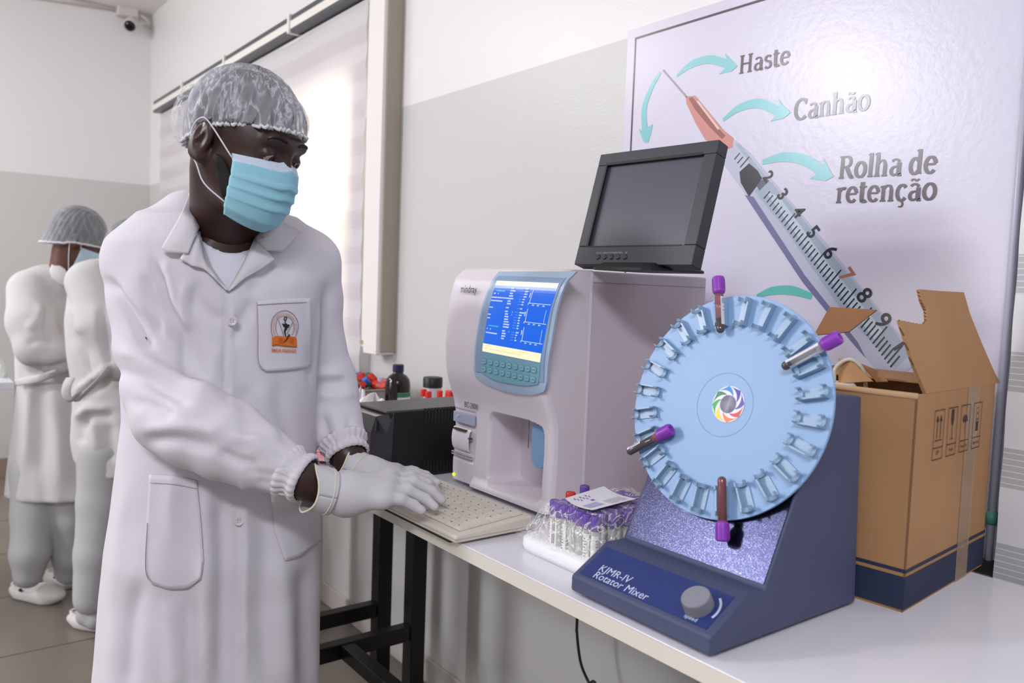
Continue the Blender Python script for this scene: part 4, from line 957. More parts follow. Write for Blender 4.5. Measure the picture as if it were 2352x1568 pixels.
# one tube prototype then copies
def pack_tube():
    t = thing('empty_blood_tube', 'purple capped empty blood tube standing in the wrapped block', 'test tube', (0, 0, 0), 'purple capped tubes in the wrapped block')
    MB().lathe(lathe_shell(.0062, 0, .066), n=14).build('glass', mat('tube_clear', (226, 226, 222), .06, alpha=.5, spec=.8), t, smooth=True)
    MB().lathe([(.0064, .006), (.0064, .052)], n=8, a0=0, a1=3.4).build('paper_label', mat('tube_paper', (232, 230, 228), .5), t, smooth=True)
    mb = MB()
    for k in range(9): mb.lathe([(.00655, .010+k*.0043), (.00655, .0115+k*.0043)], n=3, a0=.5+.2*(k % 3), a1=1.3+.3*(k % 2))
    mb.build('label_print', mat('tube_print', (128, 124, 134), .6), t)
    MB().lathe([(.0058, .058), (.0066, .0585), (.0066, .062), (.0078, .0625), (.0078, .0785), (.0070, .080), (0, .080)], n=18).build('cap', violet, t, bevel=.0004)
    return t
proto = pack_tube(); first = True; i_ = 0
for r_ in range(10):
    for c_ in range(6 if r_ % 2 else 7):
        x = -.9205+c_*.0160+(.008 if r_ % 2 else 0)-(.004 if r_ == 0 else 0); y = .7945+r_*.0150
        if r_ == 0 and c_ == 0: y += .002
        if x > -.812: continue
        o = proto if first else copy_tree(proto); first = False
        o.location = (x+rng.randn()*.0006, y+rng.randn()*.0006, TZ+.0105+rng.randn()*.0012); o.rotation_euler = (rng.randn()*.012, rng.randn()*.012, -2.6+rng.randn()*.7)
        row = ['first', 'second', 'third', 'fourth', 'fifth', 'sixth', 'seventh', 'eighth', 'ninth', 'last'][r_]; i_ += 1
        if r_ == 0: o['label'] = 'purple capped empty tube in front row of wrapped block, %s from the left end' % ['first', 'second', 'third', 'fourth', 'fifth', 'sixth', 'seventh'][c_]
        else: o['label'] = 'purple capped tube in wrapped block, %s row from front, %s from left' % (row, ORD[c_])
for (x, y, h, cm, l) in ((-1.024, .952, .076, violet, 'purple capped tube standing behind the wrapped block, leftmost of two'), (-.990, .955, .072, violet, 'purple capped tube standing behind the wrapped block, nearer the mixer'), (-.985, .885, .077, redc, 'red capped tube under the clear film beside the leaflet')):
    capped_tube(x, y, TZ+.0005 if y > .92 else TZ+.026, h-.012 if y > .92 else .044, cm, l)
# leaflet
lf = thing('paper_leaflet', 'white printed leaflet lying on top of the purple caps', 'leaflet', (-.87, .84, TZ+.094))
LQ = [V3((-.892, .790, 0)), V3((-.834, .792, 0)), V3((-.840, .888, 0)), V3((-.909, .886, 0))]
def LFP(u, v, o=0): p = (LQ[0]*(1-u)+LQ[1]*u)*(1-v)+(LQ[3]*(1-u)+LQ[2]*u)*v; return (p.x, p.y, TZ+.0955+.006*(u-.5)**2*4*(1 if u < .5 else .3)+.003*v+o)
MB().grid(lambda u, v: LFP(u, v), 8, 8).build('sheet', mat('leaflet_paper', (230, 228, 232), .5), lf, smooth=True, fix=False)
mb = MB()
def LR_(u0, v0, u1, v1, mi): mb.grid(lambda u, v: LFP(u0+(u1-u0)*u, v0+(v1-v0)*v, .0004), 3, 3, mi)
LR_(.52, .08, .80, .40, 0)
for i in range(10): LR_(.58-.03*(i % 2), .52+i*.04, .94-.08*rng.rand(), .53+i*.04, 1)
for i in range(8): LR_(.10+.06*(i % 3), .14+i*.045, .14+.06*(i % 3)+.03, .165+i*.045, 2)
LR_(.34, .38, .42, .46, 2)
mb.build('print', [mat('lf_lilac', (176, 172, 214), .5), mat('lf_grey', (150, 148, 150), .5), mat('lf_violet', (128, 100, 176), .5)], lf, fix=False)
# clear film
filmm = mat('clear_film', (255, 255, 248), .07, spec=1.0, bump=[(60, 1.0, .008)])
nt, b = nodes(filmm); n1 = nt.nodes.new('ShaderNodeTexNoise'); n1.inputs['Scale'].default_value = 38; n1.inputs['Distortion'].default_value = 2.0; nt.links.new([q for q in nt.nodes if q.type == 'TEX_COORD'][0].outputs['Object'], n1.inputs['Vector'])
r1 = nt.nodes.new('ShaderNodeValToRGB'); e_ = r1.color_ramp.elements; e_[0].position = .455; e_[1].position = .545; e_[0].color = (.09, .09, .09, 1); e_[1].color = (.09, .09, .09, 1)
e2 = r1.color_ramp.elements.new(.5); e2.color = (.62, .62, .62, 1); nt.links.new(n1.outputs['Fac'], r1.inputs['Fac']); nt.links.new(r1.outputs['Color'], b.inputs['Alpha'])  # pale streaks painted into the alpha stand in for gloss on the wrap
def FM(u, v):
    # u around x direction from left foot over the top to the right, v along y
    y = .776+.19*v; x = -.992+.184*u
    zt_ = np.interp(x, [-.995, -.975, -.955, -.93, -.915, -.80], [TZ+.026, TZ+.045, TZ+.066, TZ+.088, TZ+.0935, TZ+.0935])
    e = min(1, v/.10); e2 = min(1, (1-v)/.06); zt_ = TZ+.026+(zt_-TZ-.026)*(e**.45)*(e2**.5)
    if u > .97: zt_ = TZ+.03+(zt_-TZ-.03)*.4
    hump = .022*math.exp(-((x+.985)/.02)**2-((y-.92)/.05)**2)
    return (x, y-.0015*math.sin(40*x)*e, zt_+hump+.0018*math.sin(90*x+30*y)+.0014*math.sin(160*y-40*x))
MB().grid(FM, 46, 40).build('clear_wrap', filmm, tp, smooth=True, fix=False)

# ================================================================== hanging cable
p0 = ony(1326, 1405, 1.36); pts = [(1328, 1340), (1326, 1412), (1325, 1450), (1330, 1500), (1337, 1532), (1352, 1566), (1372, 1600)]
cpt = [V3(ony(*p, 1.335)) for p in pts]; cpt[0] = V3((cpt[1].x, 1.335, .95)); cpt.append(V3((cpt[-1].x+.03, 1.34, .01)))
tag(MB().tube(crv(cpt, 6), .0035, 8).build('power_cable', black_p, None, smooth=True), 'thin black cable hanging down behind the bench towards the floor', 'cable')
cl_ = MB(); bx_ = ony(1190, 1340, .75); cl_.lathe([(0, 0), (.008, 0), (.008, .01), (0, .012)], V3((bx_[0], .75, TZ-.035)), (0, 0, 1), 12); tag(cl_.build('screw_cap', black_p, None), 'tiny dark screw head under the bench front edge', 'screw')

# ================================================================== far table
ft = thing('side_table', 'white topped table at far left behind the standing women', 'table', (-3.95, .1, 0))
MB().box((-4.35, -.9, .872), (-3.70, .375, .90)).build('tabletop', table_m, ft, bevel=.002)
for x in (-4.3, -3.78):
    for y in (-.85, -.30): MB().box((x, y, 0), (x+.04, y+.04, .872)).build('leg', black_metal, ft)
q = onz(14, 838, .905); q = onx(18, 822, -4.05)
bb = thing('wooden_box', 'small orange brown wooden box on the far left table', 'box', (-4.2, .28, .9))
MB().box((-4.26, .20, .90), (-4.12, .36, .972)).build('box_body', mat('orange_wood', (150, 84, 34), .5), bb, bevel=.003)
MB().box((-4.262, .198, .955), (-4.118, .362, .975)).build('lid', mat('orange_wood2', (120, 66, 28), .5), bb, bevel=.003)
crumple('black_pouch', 'small black pouch in front of the wooden box, far left', 'pouch', -4.00, .315, .90, .045, .05, .045, black_p, 21, 10)
p = onx(8, 826, -3.98); crumple('white_cup', 'white rounded item on far left table before the black pouch', 'cup', p[0]+.10, p[1]-.03, .90, .03, .035, .075, mat('cup_white', (222, 228, 222), .4), 22, 10)
# ================================================================== volume modelling (signed distance fields, surface nets)
class Vol:
    def __init__(s, lo, hi, h):
        s.lo = np.array(lo, float); s.h = h; n = np.ceil((np.array(hi)-s.lo)/h).astype(int)+1; s.n = n
        ax = [(s.lo[i]+h*np.arange(n[i])).astype(np.float32) for i in range(3)]
        s.X, s.Y, s.Z = np.meshgrid(*ax, indexing='ij'); s.F = np.full(n, 9.0, np.float32)
    def cap(s, a, b, ra, rb, sc=None):
        a = np.array(a, float); b = np.array(b, float); d = b-a; L = float(d @ d)+1e-12
        t = np.clip(((s.X-a[0])*d[0]+(s.Y-a[1])*d[1]+(s.Z-a[2])*d[2])/L, 0, 1)
        return np.sqrt((s.X-a[0]-t*d[0])**2+(s.Y-a[1]-t*d[1])**2+(s.Z-a[2]-t*d[2])**2)-(ra+(rb-ra)*t)
    def ell(s, c, r, A=None):
        c = np.array(c, float); dx, dy, dz = s.X-c[0], s.Y-c[1], s.Z-c[2]
        if A is not None: dx, dy, dz = [dx*v[0]+dy*v[1]+dz*v[2] for v in A]
        k = np.sqrt((dx/r[0])**2+(dy/r[1])**2+(dz/r[2])**2); g = np.sqrt((dx/r[0]**2)**2+(dy/r[1]**2)**2+(dz/r[2]**2)**2)+1e-9
        return k*(k-1)/g
    def add(s, d, k=.01):
        h = np.clip(.5+.5*(s.F-d)/k, 0, 1); s.F = s.F*(1-h)+d*h-k*h*(1-h); return s
    def sub(s, d, k=.005):
        d = -d; h = np.clip(.5-.5*(s.F-d)/k, 0, 1); s.F = s.F*(1-h)+d*h+k*h*(1-h); return s
    def chain(s, pts, rs, k=.01):
        for i in range(len(pts)-1): s.add(s.cap(pts[i], pts[i+1], rs[i], rs[i+1]), k)
        return s
    def mesh(s):
        F = s.F.astype(np.float32); S = F < 0; n = s.n
        cs = np.zeros(n-1, np.uint8)
        off = [(i, j, k) for i in (0, 1) for j in (0, 1) for k in (0, 1)]
        for i, j, k in off: cs += S[i:n[0]-1+i, j:n[1]-1+j, k:n[2]-1+k]
        act = np.argwhere((cs > 0) & (cs < 8)); idx = np.full(n-1, -1, np.int64); idx[tuple(act.T)] = np.arange(len(act))
        vals = np.stack([F[act[:, 0]+i, act[:, 1]+j, act[:, 2]+k] for i, j, k in off], 1)
        acc = np.zeros((len(act), 3)); cnt = np.zeros(len(act)); O = np.array(off, float)
        for a in range(8):
            for b in range(a+1, 8):
                if np.abs(O[a]-O[b]).sum() != 1: continue
                va, vb = vals[:, a], vals[:, b]; m = (va < 0) != (vb < 0); t = np.where(m, va/np.where(m, va-vb, 1), 0)
                acc[m] += (O[a]+(O[b]-O[a])*t[:, None])[m]; cnt[m] += 1
        V = s.lo+(act+acc/cnt[:, None])*s.h; Q = []
        for ax in range(3):
            o = [1 if i == ax else 0 for i in range(3)]; u, v = (ax+1) % 3, (ax+2) % 3
            A = S[:n[0]-o[0], :n[1]-o[1], :n[2]-o[2]]; B = S[o[0]:, o[1]:, o[2]:]
            e = np.argwhere(A != B); e = e[(e[:, u] > 0) & (e[:, v] > 0) & (e[:, u] < n[u]-1) & (e[:, v] < n[v]-1)]
            fl = A[tuple(e.T)]; eu = np.zeros(3, int); eu[u] = 1; ev = np.zeros(3, int); ev[v] = 1
            q = np.stack([idx[tuple((e-eu-ev).T)], idx[tuple((e-ev).T)], idx[tuple(e.T)], idx[tuple((e-eu).T)]], 1)
            q[~fl] = q[~fl][:, ::-1]; Q.append(q)
        return V, np.concatenate(Q)
def vnorm(V, Q):
    n = np.cross(V[Q[:, 2]]-V[Q[:, 0]], V[Q[:, 3]]-V[Q[:, 1]]); N = np.zeros_like(V)
    for k in range(4): np.add.at(N, Q[:, k], n)
    return N/(np.linalg.norm(N, axis=1, keepdims=True)+1e-12)
def relax(V, Q, it=2, lam=.5):
    E = np.concatenate([Q[:, [0, 1]], Q[:, [1, 2]], Q[:, [2, 3]], Q[:, [3, 0]]])
    for _ in range(it):
        A = np.zeros_like(V); c = np.zeros(len(V)); np.add.at(A, E[:, 0], V[E[:, 1]]); np.add.at(A, E[:, 1], V[E[:, 0]]); np.add.at(c, E[:, 0], 1); np.add.at(c, E[:, 1], 1)
        V = V+(A/np.maximum(c, 1)[:, None]-V)*lam
    return V
def npmesh(name, V, Q, m, parent, smooth=True, mi=None):
    me = bpy.data.meshes.new(name); me.vertices.add(len(V)); me.vertices.foreach_set('co', np.asarray(V, np.float32).ravel())
    me.loops.add(Q.size); me.loops.foreach_set('vertex_index', Q.ravel().astype(np.int32)); me.polygons.add(len(Q))
    me.polygons.foreach_set('loop_start', np.arange(0, Q.size, 4, dtype=np.int32)); me.polygons.foreach_set('loop_total', np.full(len(Q), 4, np.int32))
    me.update(calc_edges=True); me.validate()
    o = link(name, me, m, parent, smooth=smooth)
    if mi is not None: me.polygons.foreach_set('material_index', mi)
    return o
def seg_px(P, pts):   # distance in px from projected points to polyline, and parameter
    best = np.full(len(P), 1e9); tt = np.zeros(len(P)); n = len(pts)-1
    for i in range(n):
        a, b = np.array(pts[i], float), np.array(pts[i+1], float); d = b-a; t = np.clip(((P-a) @ d)/(d @ d), 0, 1)
        q = np.hypot(*(P-a-t[:, None]*d).T); m = q < best; best[m] = q[m]; tt[m] = (i+t[m])/n
    return best, tt
def poly_sd(px, py, poly):
    d = np.full(px.shape, 1e9, np.float32); ins = np.zeros(px.shape, bool); n = len(poly)
    for i in range(n):
        (x0, y0), (x1, y1) = poly[i], poly[(i+1) % n]; ex, ey = x1-x0, y1-y0
        t = np.clip(((px-x0)*ex+(py-y0)*ey)/(ex*ex+ey*ey), 0, 1); d = np.minimum(d, np.hypot(px-x0-t*ex, py-y0-t*ey))
        c = ((y0 > py) != (y1 > py)) & (px < (x1-x0)*(py-y0)/((y1-y0) if y1 != y0 else 1e-9)+x0); ins ^= c
    return np.where(ins, -d, d)
def vol_proj(v):
    dx, dy, dz = v.X-CC[0], v.Y-CC[1], v.Z-CC[2]; z = dx*CW[0]+dy*CW[1]+dz*CW[2]
    return 1176+CF*(dx*CR[0]+dy*CR[1]+dz*CR[2])/z, 784-CF*(dx*CU[0]+dy*CU[1]+dz*CU[2])/z, z
def creases(V, N, lst, dmax=None):
    P = proj(V); dep = (V-CC) @ CW; vis = np.clip(-(N @ CW)*3+.2, 0, 1); out = np.zeros(len(V))
    for pts, w, a in lst:   # width metres, amplitude metres (negative = valley)
        d, t = seg_px(P, pts); d = d*dep/CF; out += a*np.exp(-(d/w)**2)*np.clip(np.minimum(t, 1-t)*5+.15, 0, 1)
    return out*vis
def snoise(V, sc, seed, n=10):
    r_ = np.random.RandomState(seed); o = np.zeros(len(V))
    for i in range(n):
        k = r_.randn(3); k = k/np.linalg.norm(k)*(.6+r_.rand()*1.2); o += np.sin((V*sc) @ k+r_.rand()*6.28+1.2*np.sin((V*sc*.5) @ r_.randn(3)+r_.rand()*6))
    return o/n
FR = np.array([-math.sin(YAW+pi/2-pi/2), 0, 0])
H_R = np.array([CR[0], CR[1], 0]); H_R /= np.linalg.norm(H_R); H_F = np.array([CW[0], CW[1], 0]); H_F /= np.linalg.norm(H_F); ZU = np.array([0, 0, 1.])

# ---------------------------------------------------------------- materials for people
coat_m = mat('coat_cotton', (214, 210, 217), .85, spec=.25, bump=[(1500, .15, .0004), (22, .12, .004)])
coat_l = mat('coat_lapel', (216, 212, 217), .85, spec=.25, bump=[(1500, .15, .0004), (40, .2, .003)])
coat_b = mat('coat_cream', (198, 196, 196), .85, spec=.25, bump=[(22, .2, .005)])
tee_m = mat('tee_white', (224, 224, 234), .85, bump=[(900, .2, .0005)])
skin_m = mat('skin_dark', (58, 38, 32), .42, spec=.45, sss=.05, bump=[(260, .12, .0006), (1200, .1, .0003)])
skin_b = mat('skin_brown', (96, 60, 46), .5, spec=.4)
hair_m = mat('hair_black', (17, 15, 15), .75, bump=[(700, .8, .002)])
trous = mat('scrub_white', (178, 178, 180), .85, bump=[(22, .25, .006)])
clog_m = mat('clog_white', (220, 218, 214), .45)
glove_m = mat('glove_latex', (206, 203, 206), .5, spec=.35, sss=.08, bump=[(45, .12, .0015)])
glove_c = mat('glove_cuff_cream', (226, 220, 200), .5)
def net_mat(name, dark, lo, hi, sc):
    m = bpy.data.materials.new(name); m.use_nodes = True; nt = m.node_tree; b = nt.nodes['Principled BSDF']
    b.inputs['Base Color'].default_value = (*lin(dark), 1); b.inputs['Roughness'].default_value = .6
    tc = nt.nodes.new('ShaderNodeTexCoord'); n1 = nt.nodes.new('ShaderNodeTexNoise'); n1.inputs['Scale'].default_value = sc; n1.inputs['Detail'].default_value = 3; n1.inputs['Distortion'].default_value = .5
    mp = nt.nodes.new('ShaderNodeMapping'); mp.inputs['Scale'].default_value = (1.5, 1.5, .5); nt.links.new(tc.outputs['Object'], mp.inputs[0]); nt.links.new(mp.outputs[0], n1.inputs['Vector'])
    # ridged: 1-|2n-1|
    def M_(op, *a):
        q = nt.nodes.new('ShaderNodeMath'); q.operation = op
        for i, x in enumerate(a):
            if isinstance(x, (int, float)): q.inputs[i].default_value = x
            else: nt.links.new(x, q.inputs[i])
        return q.outputs[0]
    rid = M_('SUBTRACT', 1.0, M_('ABSOLUTE', M_('SUBTRACT', M_('MULTIPLY', n1.outputs['Fac'], 2.0), 1.0)))
    p = M_('POWER', rid, 16.0); a = M_('ADD', lo, M_('MULTIPLY', p, hi-lo)); nt.links.new(a, b.inputs['Alpha'])
    n2 = nt.nodes.new('ShaderNodeTexNoise'); n2.inputs['Scale'].default_value = 700; nt.links.new(tc.outputs['Object'], n2.inputs['Vector'])
    bp = nt.nodes.new('ShaderNodeBump'); bp.inputs['Strength'].default_value = .5; bp.inputs['Distance'].default_value = .001; nt.links.new(n2.outputs['Fac'], bp.inputs['Height']); nt.links.new(bp.outputs[0], b.inputs['Normal'])
    return m
net_m = net_mat('hair_net_fabric', (196, 197, 204), .40, .95, 34)
net_w = mat('hair_net_edge', (226, 226, 232), .7, alpha=.85)

# ================================================================== the man at the analyser
man = thing('person', 'man in white lab coat, blue mask and hair net working at the keyboard', 'person', tuple(at(500, 1300, 1.52)*[1, 1, 0]))
s_ = H_R*.89+H_F*.45; f_ = H_R*.45-H_F*.89     # his left, his front
rows = [(500, 335, 660, 1.46, .085), (560, 280, 728, 1.46, .112), (640, 278, 738, 1.46, .126), (740, 286, 730, 1.465, .130), (850, 296, 722, 1.47, .130), (960, 300, 720, 1.475, .128),
        (1060, 288, 724, 1.48, .132), (1150, 276, 730, 1.49, .142), (1250, 262, 738, 1.49, .150), (1330, 254, 736, 1.50, .155), (1420, 246, 732, 1.50, .16), (1568, 230, 730, 1.50, .168), (1700, 200, 736, 1.50, .175), (1760, 196, 738, 1.50, .178)]
zs, cx_, cy_, aa, bb_ = [], [], [], [], []
for py, l, r_, d, b in rows:
    c = at((l+r_)/2, py, d); w = (r_-l)/2*d/CF; a = math.sqrt(w*w-(b*.45)**2)/.89*.94; zs.append(c[2]); cx_.append(c[0]); cy_.append(c[1]); aa.append(a); bb_.append(b)
zs, cx_, cy_, aa, bb_ = [np.array(q)[::-1] for q in (zs, cx_, cy_, aa, bb_)]
def torso(v, shrink=0, folds=0, zc=None):
    Z = v.Z; cx, cy, a, b = [np.interp(Z, zs, q).astype(np.float32) for q in (cx_, cy_, aa, bb_)]; a = a-shrink; b = b-shrink
    dx, dy = v.X-cx, v.Y-cy; u = dx*s_[0]+dy*s_[1]; w = dx*f_[0]+dy*f_[1]
    k = (np.abs(u/a)**2.3+np.abs(w/b)**2.3)**(1/2.3)
    if folds:
        th = np.arctan2(w, u); A = np.clip((1.06-Z)/.5, 0, 1)*folds
        k = k-A*(.5*np.sin(5*th+1.0+Z*1.5)+.35*np.sin(9*th+2+Z*3)+.25*np.sin(14*th+4-Z*2))
    d = (k-1)*np.minimum(a, b)*.95
    return np.maximum(d, np.maximum(Z-zs[-1]-.0, zs[0]+.0-Z))
RS, LS = at(322, 606, 1.41), at(704, 604, 1.535)
R_arm = [RS, at(332, 690, 1.395), at(350, 800, 1.375), at(372, 893, 1.345), at(402, 952, 1.325), at(450, 978, 1.31), at(520, 1010, 1.305), at(590, 1047, 1.30), at(645, 1074, 1.295), at(680, 1091, 1.29)]
R_rad = [.059, .057, .058, .060, .066, .068, .064, .053, .042, .034]
L_arm = [LS, at(722, 690, 1.555), at(735, 790, 1.575), at(757, 868, 1.585), at(765, 905, 1.58), at(775, 960, 1.56), at(786, 1005, 1.54), at(794, 1030, 1.527)]
L_rad = [.060, .052, .047, .048, .046, .044, .040, .032]
lo = np.array([-1.80, .10, .40]); hi = np.array([-1.10, 1.00, 1.56])
v = Vol(lo, hi, .0058)
v.add(torso(v, 0, .035), .004)
NB = at(492, 492, 1.475)
v.add(v.cap(at(430, 510, 1.455), RS, .058, .058), .030); v.add(v.cap(at(560, 520, 1.49), LS, .052, .060), .035)
va = Vol.__new__(Vol); va.__dict__.update(v.__dict__); va.F = np.full(v.n, 9.0, np.float32)
va.chain(R_arm, R_rad, .012); vb = Vol.__new__(Vol); vb.__dict__.update(v.__dict__); vb.F = np.full(v.n, 9.0, np.float32); vb.chain(L_arm, L_rad, .012)
v.add(va.F, .014); v.add(vb.F, .012)
PX, PY, PZ = vol_proj(v)
NK0, NK1 = at(548, 470, 1.385), at(520, 560, 1.44)
v.sub(v.cap(at(560, 400, 1.36), at(515, 545, 1.445), .066, .070), .008)
Vpoly = [(440, 440), (452, 520), (466, 600), (524, 672), (560, 604), (592, 548), (620, 500), (560, 420)]
pv = poly_sd(PX, PY, Vpoly)*PZ/CF
v.sub(np.maximum(pv, PZ-1.50), .005)
# hidden button placket opening line and hem are shaped by creases below
CV, CQ = v.mesh(); CV = relax(CV, CQ, 2, .5); N = vnorm(CV, CQ)
VAL = [([(354, 596), (372, 650), (386, 710), (420, 770), (432, 872)], .010, -.012), ([(330, 620), (352, 700), (372, 770)], .009, -.006), ([(372, 600), (400, 700)], .008, .005),
 ([(236, 640), (271, 668), (300, 720), (330, 775), (352, 800)], .009, -.010), ([(262, 640), (310, 690), (360, 730), (412, 770)], .011, .006),
 ([(260, 800), (325, 822), (387, 862), (450, 888), (500, 915)], .011, .008), ([(262, 850), (330, 868), (400, 905), (440, 930)], .010, -.008), ([(300, 920), (360, 935), (400, 960)], .009, -.006),
 ([(320, 985), (400, 978), (470, 984), (520, 994)], .010, .006), ([(330, 1012), (410, 1010), (500, 1030)], .010, -.006), ([(503, 1036), (548, 1058), (600, 1068)], .008, -.007), ([(520, 1000), (580, 1012), (640, 1048)], .009, .006),
 ([(560, 1082), (620, 1092), (670, 1108)], .007, -.005), ([(600, 1020), (650, 1055), (690, 1080)], .006, -.004), ([(580, 1105), (640, 1115), (680, 1128)], .006, -.004),
 ([(749, 650), (733, 760), (718, 832), (716, 880)], .009, -.010), ([(584, 686), (556, 740), (532, 795)], .010, -.006), ([(450, 686), (480, 720), (516, 742)], .010, -.006), ([(462, 640), (440, 700), (446, 780), (455, 880)], .012, -.007),
 ([(430, 640), (425, 700), (436, 760)], .010, .005), ([(640, 600), (612, 640), (570, 670)], .012, -.006), ([(700, 560), (660, 610), (640, 660)], .014, -.004), ([(560, 620), (600, 630), (636, 600)], .008, -.005),
 ([(524, 672), (520, 760), (519, 860), (521, 930)], .004, -.007), ([(532, 672), (529, 760), (527, 860), (529, 930)], .006, .004), ([(720, 880), (748, 880), (798, 876)], .008, -.006), ([(718, 860), (750, 858), (790, 862)], .009, .006), ([(730, 905), (770, 915), (812, 905)], .010, .007),
 ([(545, 1110), (550, 1250), (546, 1400), (545, 1600)], .006, -.006), ([(556, 1110), (562, 1250), (560, 1400), (562, 1600)], .010, .005), ([(400, 1090), (392, 1180), (400, 1240)], .012, .004),
 ([(470, 1100), (478, 1250), (470, 1400), (476, 1600)], .018, .008), ([(505, 1120), (512, 1300), (508, 1600)], .016, -.008), ([(600, 1120), (614, 1260), (606, 1400), (612, 1600)], .018, -.007), ([(640, 1280), (652, 1400), (660, 1600)], .02, .008), ([(700, 1300), (696, 1400), (700, 1600)], .016, -.006),
 ([(320, 1330), (300, 1450), (290, 1600)], .016, -.006), ([(392, 1370), (402, 1480), (410, 1600)], .02, .006), ([(290, 1110), (268, 1250), (250, 1400), (240, 1600)], .012, .004), ([(440, 1360), (436, 1480), (440, 1600)], .014, -.005),
 ([(560, 880), (566, 960), (570, 1010)], .014, -.004), ([(600, 880), (612, 960), (640, 1010)], .012, .004), ([(640, 870), (652, 960), (668, 1030)], .012, -.004), ([(480, 900), (490, 840), (500, 790)], .012, .004),
 ([(736, 950), (752, 1000), (765, 1050)], .007, -.006), ([(760, 940), (778, 990), (786, 1035)], .007, .004), ([(800, 950), (808, 1000), (812, 1030)], .006, -.005)]
disp = 1.3*creases(CV, N, VAL)+.0032*snoise(CV, np.array([26, 26, 13]), 3)+.0014*snoise(CV, np.array([70, 70, 34]), 4)
up_only = smooth01((CV[:, 2]-1.0)/.1)
CV = CV+N*disp[:, None]; CV = relax(CV, CQ, 1, .35)
coat = npmesh('lab_coat', CV, CQ, coat_m, man)
coat_bvh = BVHTree.FromPolygons([tuple(p) for p in CV], [tuple(q) for q in CQ.tolist()])
# t-shirt
v = Vol(at(520, 520, 1.46)-[.17, .17, .24], at(520, 520, 1.46)+[.19, .19, .13], .005)
v.add(torso(v, .022), .004); v.add(v.cap(at(452, 522, 1.46), at(585, 530, 1.485), .040, .040), .03); v.sub(v.cap(at(560, 400, 1.36), at(526, 516, 1.405), .050, .0565), .003)
v.F = np.maximum(v.F, (v.Z-1.475)); TV, TQ = v.mesh(); TV = relax(TV, TQ, 2); npmesh('t_shirt', TV, TQ, tee_m, man)
tee_bvh = BVHTree.FromPolygons([tuple(p) for p in TV], [tuple(q) for q in TQ.tolist()])
def cast(px, py, bv=None):
    d = V3(ray(px, py)); L = d.length; best = None
    for b in (bv or (coat_bvh,)):
        h = b.ray_cast(V3(CC), d/L, 4)
        if h[0] is not None and (best is None or h[3] < best): best = h[3]
    return None if best is None else best/L
def interp_line(pts, t):
    P = np.array(pts, float); L = np.concatenate([[0], np.cumsum(np.hypot(*np.diff(P, axis=0).T))]); L /= L[-1]; return np.array([np.interp(t, L, P[:, 0]), np.interp(t, L, P[:, 1])])
def conform(name, top, right, bottom, left, off, m, parent, nu=16, nv=16, th=.0015, puff=0, bv=None, sm=6, dfix=None):
    """cloth patch; all four sides run: top/bottom left->right, left/right top->bottom, in photo pixels"""
    D = np.zeros((nv+1, nu+1)); P2 = np.zeros((nv+1, nu+1, 2))
    for j in range(nv+1):
        for i in range(nu+1):
            u, w = i/nu, j/nv; T_, B_, L_, R_ = interp_line(top, u), interp_line(bottom, u), interp_line(left, w), interp_line(right, w)
            c = ((1-w)*T_+w*B_+(1-u)*L_+u*R_-((1-u)*(1-w)*interp_line(top, 0)+u*(1-w)*interp_line(top, 1)+(1-u)*w*interp_line(bottom, 0)+u*w*interp_line(bottom, 1))); P2[j, i] = c
            t = cast(c[0], c[1], bv); D[j, i] = np.nan if t is None else t
    if np.isnan(D).any(): D = np.where(np.isnan(D), np.nanmax(D), D)
    if dfix: D = dfix(D, P2)
    for _ in range(sm):
        E = np.pad(D, 1, mode='edge'); D = np.minimum(D*1.0, (E[:-2, 1:-1]+E[2:, 1:-1]+E[1:-1, :-2]+E[1:-1, 2:])/4)
    mb = MB()
    def fn(u, w):
        i, j = int(round(u*nu)), int(round(w*nv)); pf = puff*math.sin(pi*u)*math.sin(pi*w); o = off(u, w) if callable(off) else off
        return at(P2[j, i, 0], P2[j, i, 1], D[j, i]-o-pf)
    mb.grid(fn, nu, nv); return mb.build(name, m, parent, smooth=True, fix=False, solid=th)
# collar and lapels
allb = (coat_bvh, tee_bvh)
conform('collar', [(443, 424), (447, 427)], [(449, 470), (457, 522), (432, 582)], [(371, 570), (384, 580), (432, 582)], [(443, 424), (412, 500), (371, 570)], lambda u, w: .010+.010*w*(1-w)+.006*w, coat_l, coat, 12, 20, .003, .004, allb)
conform('collar', [(600, 508), (612, 506), (640, 504)], [(640, 504), (668, 518), (690, 532)], [(612, 575), (650, 577), (690, 532)], [(600, 508), (586, 548), (612, 575)], lambda u, w: .008+.006*w, coat_l, coat, 14, 14, .003, .004, allb)
conform('lapel', [(459, 528), (462, 532)], [(463, 560), (482, 610), (523, 668)], [(414, 594), (440, 610), (470, 618), (523, 668)], [(459, 528), (440, 556), (414, 594)], lambda u, w: .009+.004*math.sin(9*u*pi)*w*.3, coat_l, coat, 20, 14, .003, .006, allb)
conform('lapel', [(586, 548), (608, 570), (632, 596)], [(632, 596), (600, 618), (560, 640), (526, 669)], [(523, 670), (526, 669)], [(586, 548), (562, 600), (523, 670)], lambda u, w: .010-.004*w, coat_l, coat, 12, 20, .003, .003, allb)
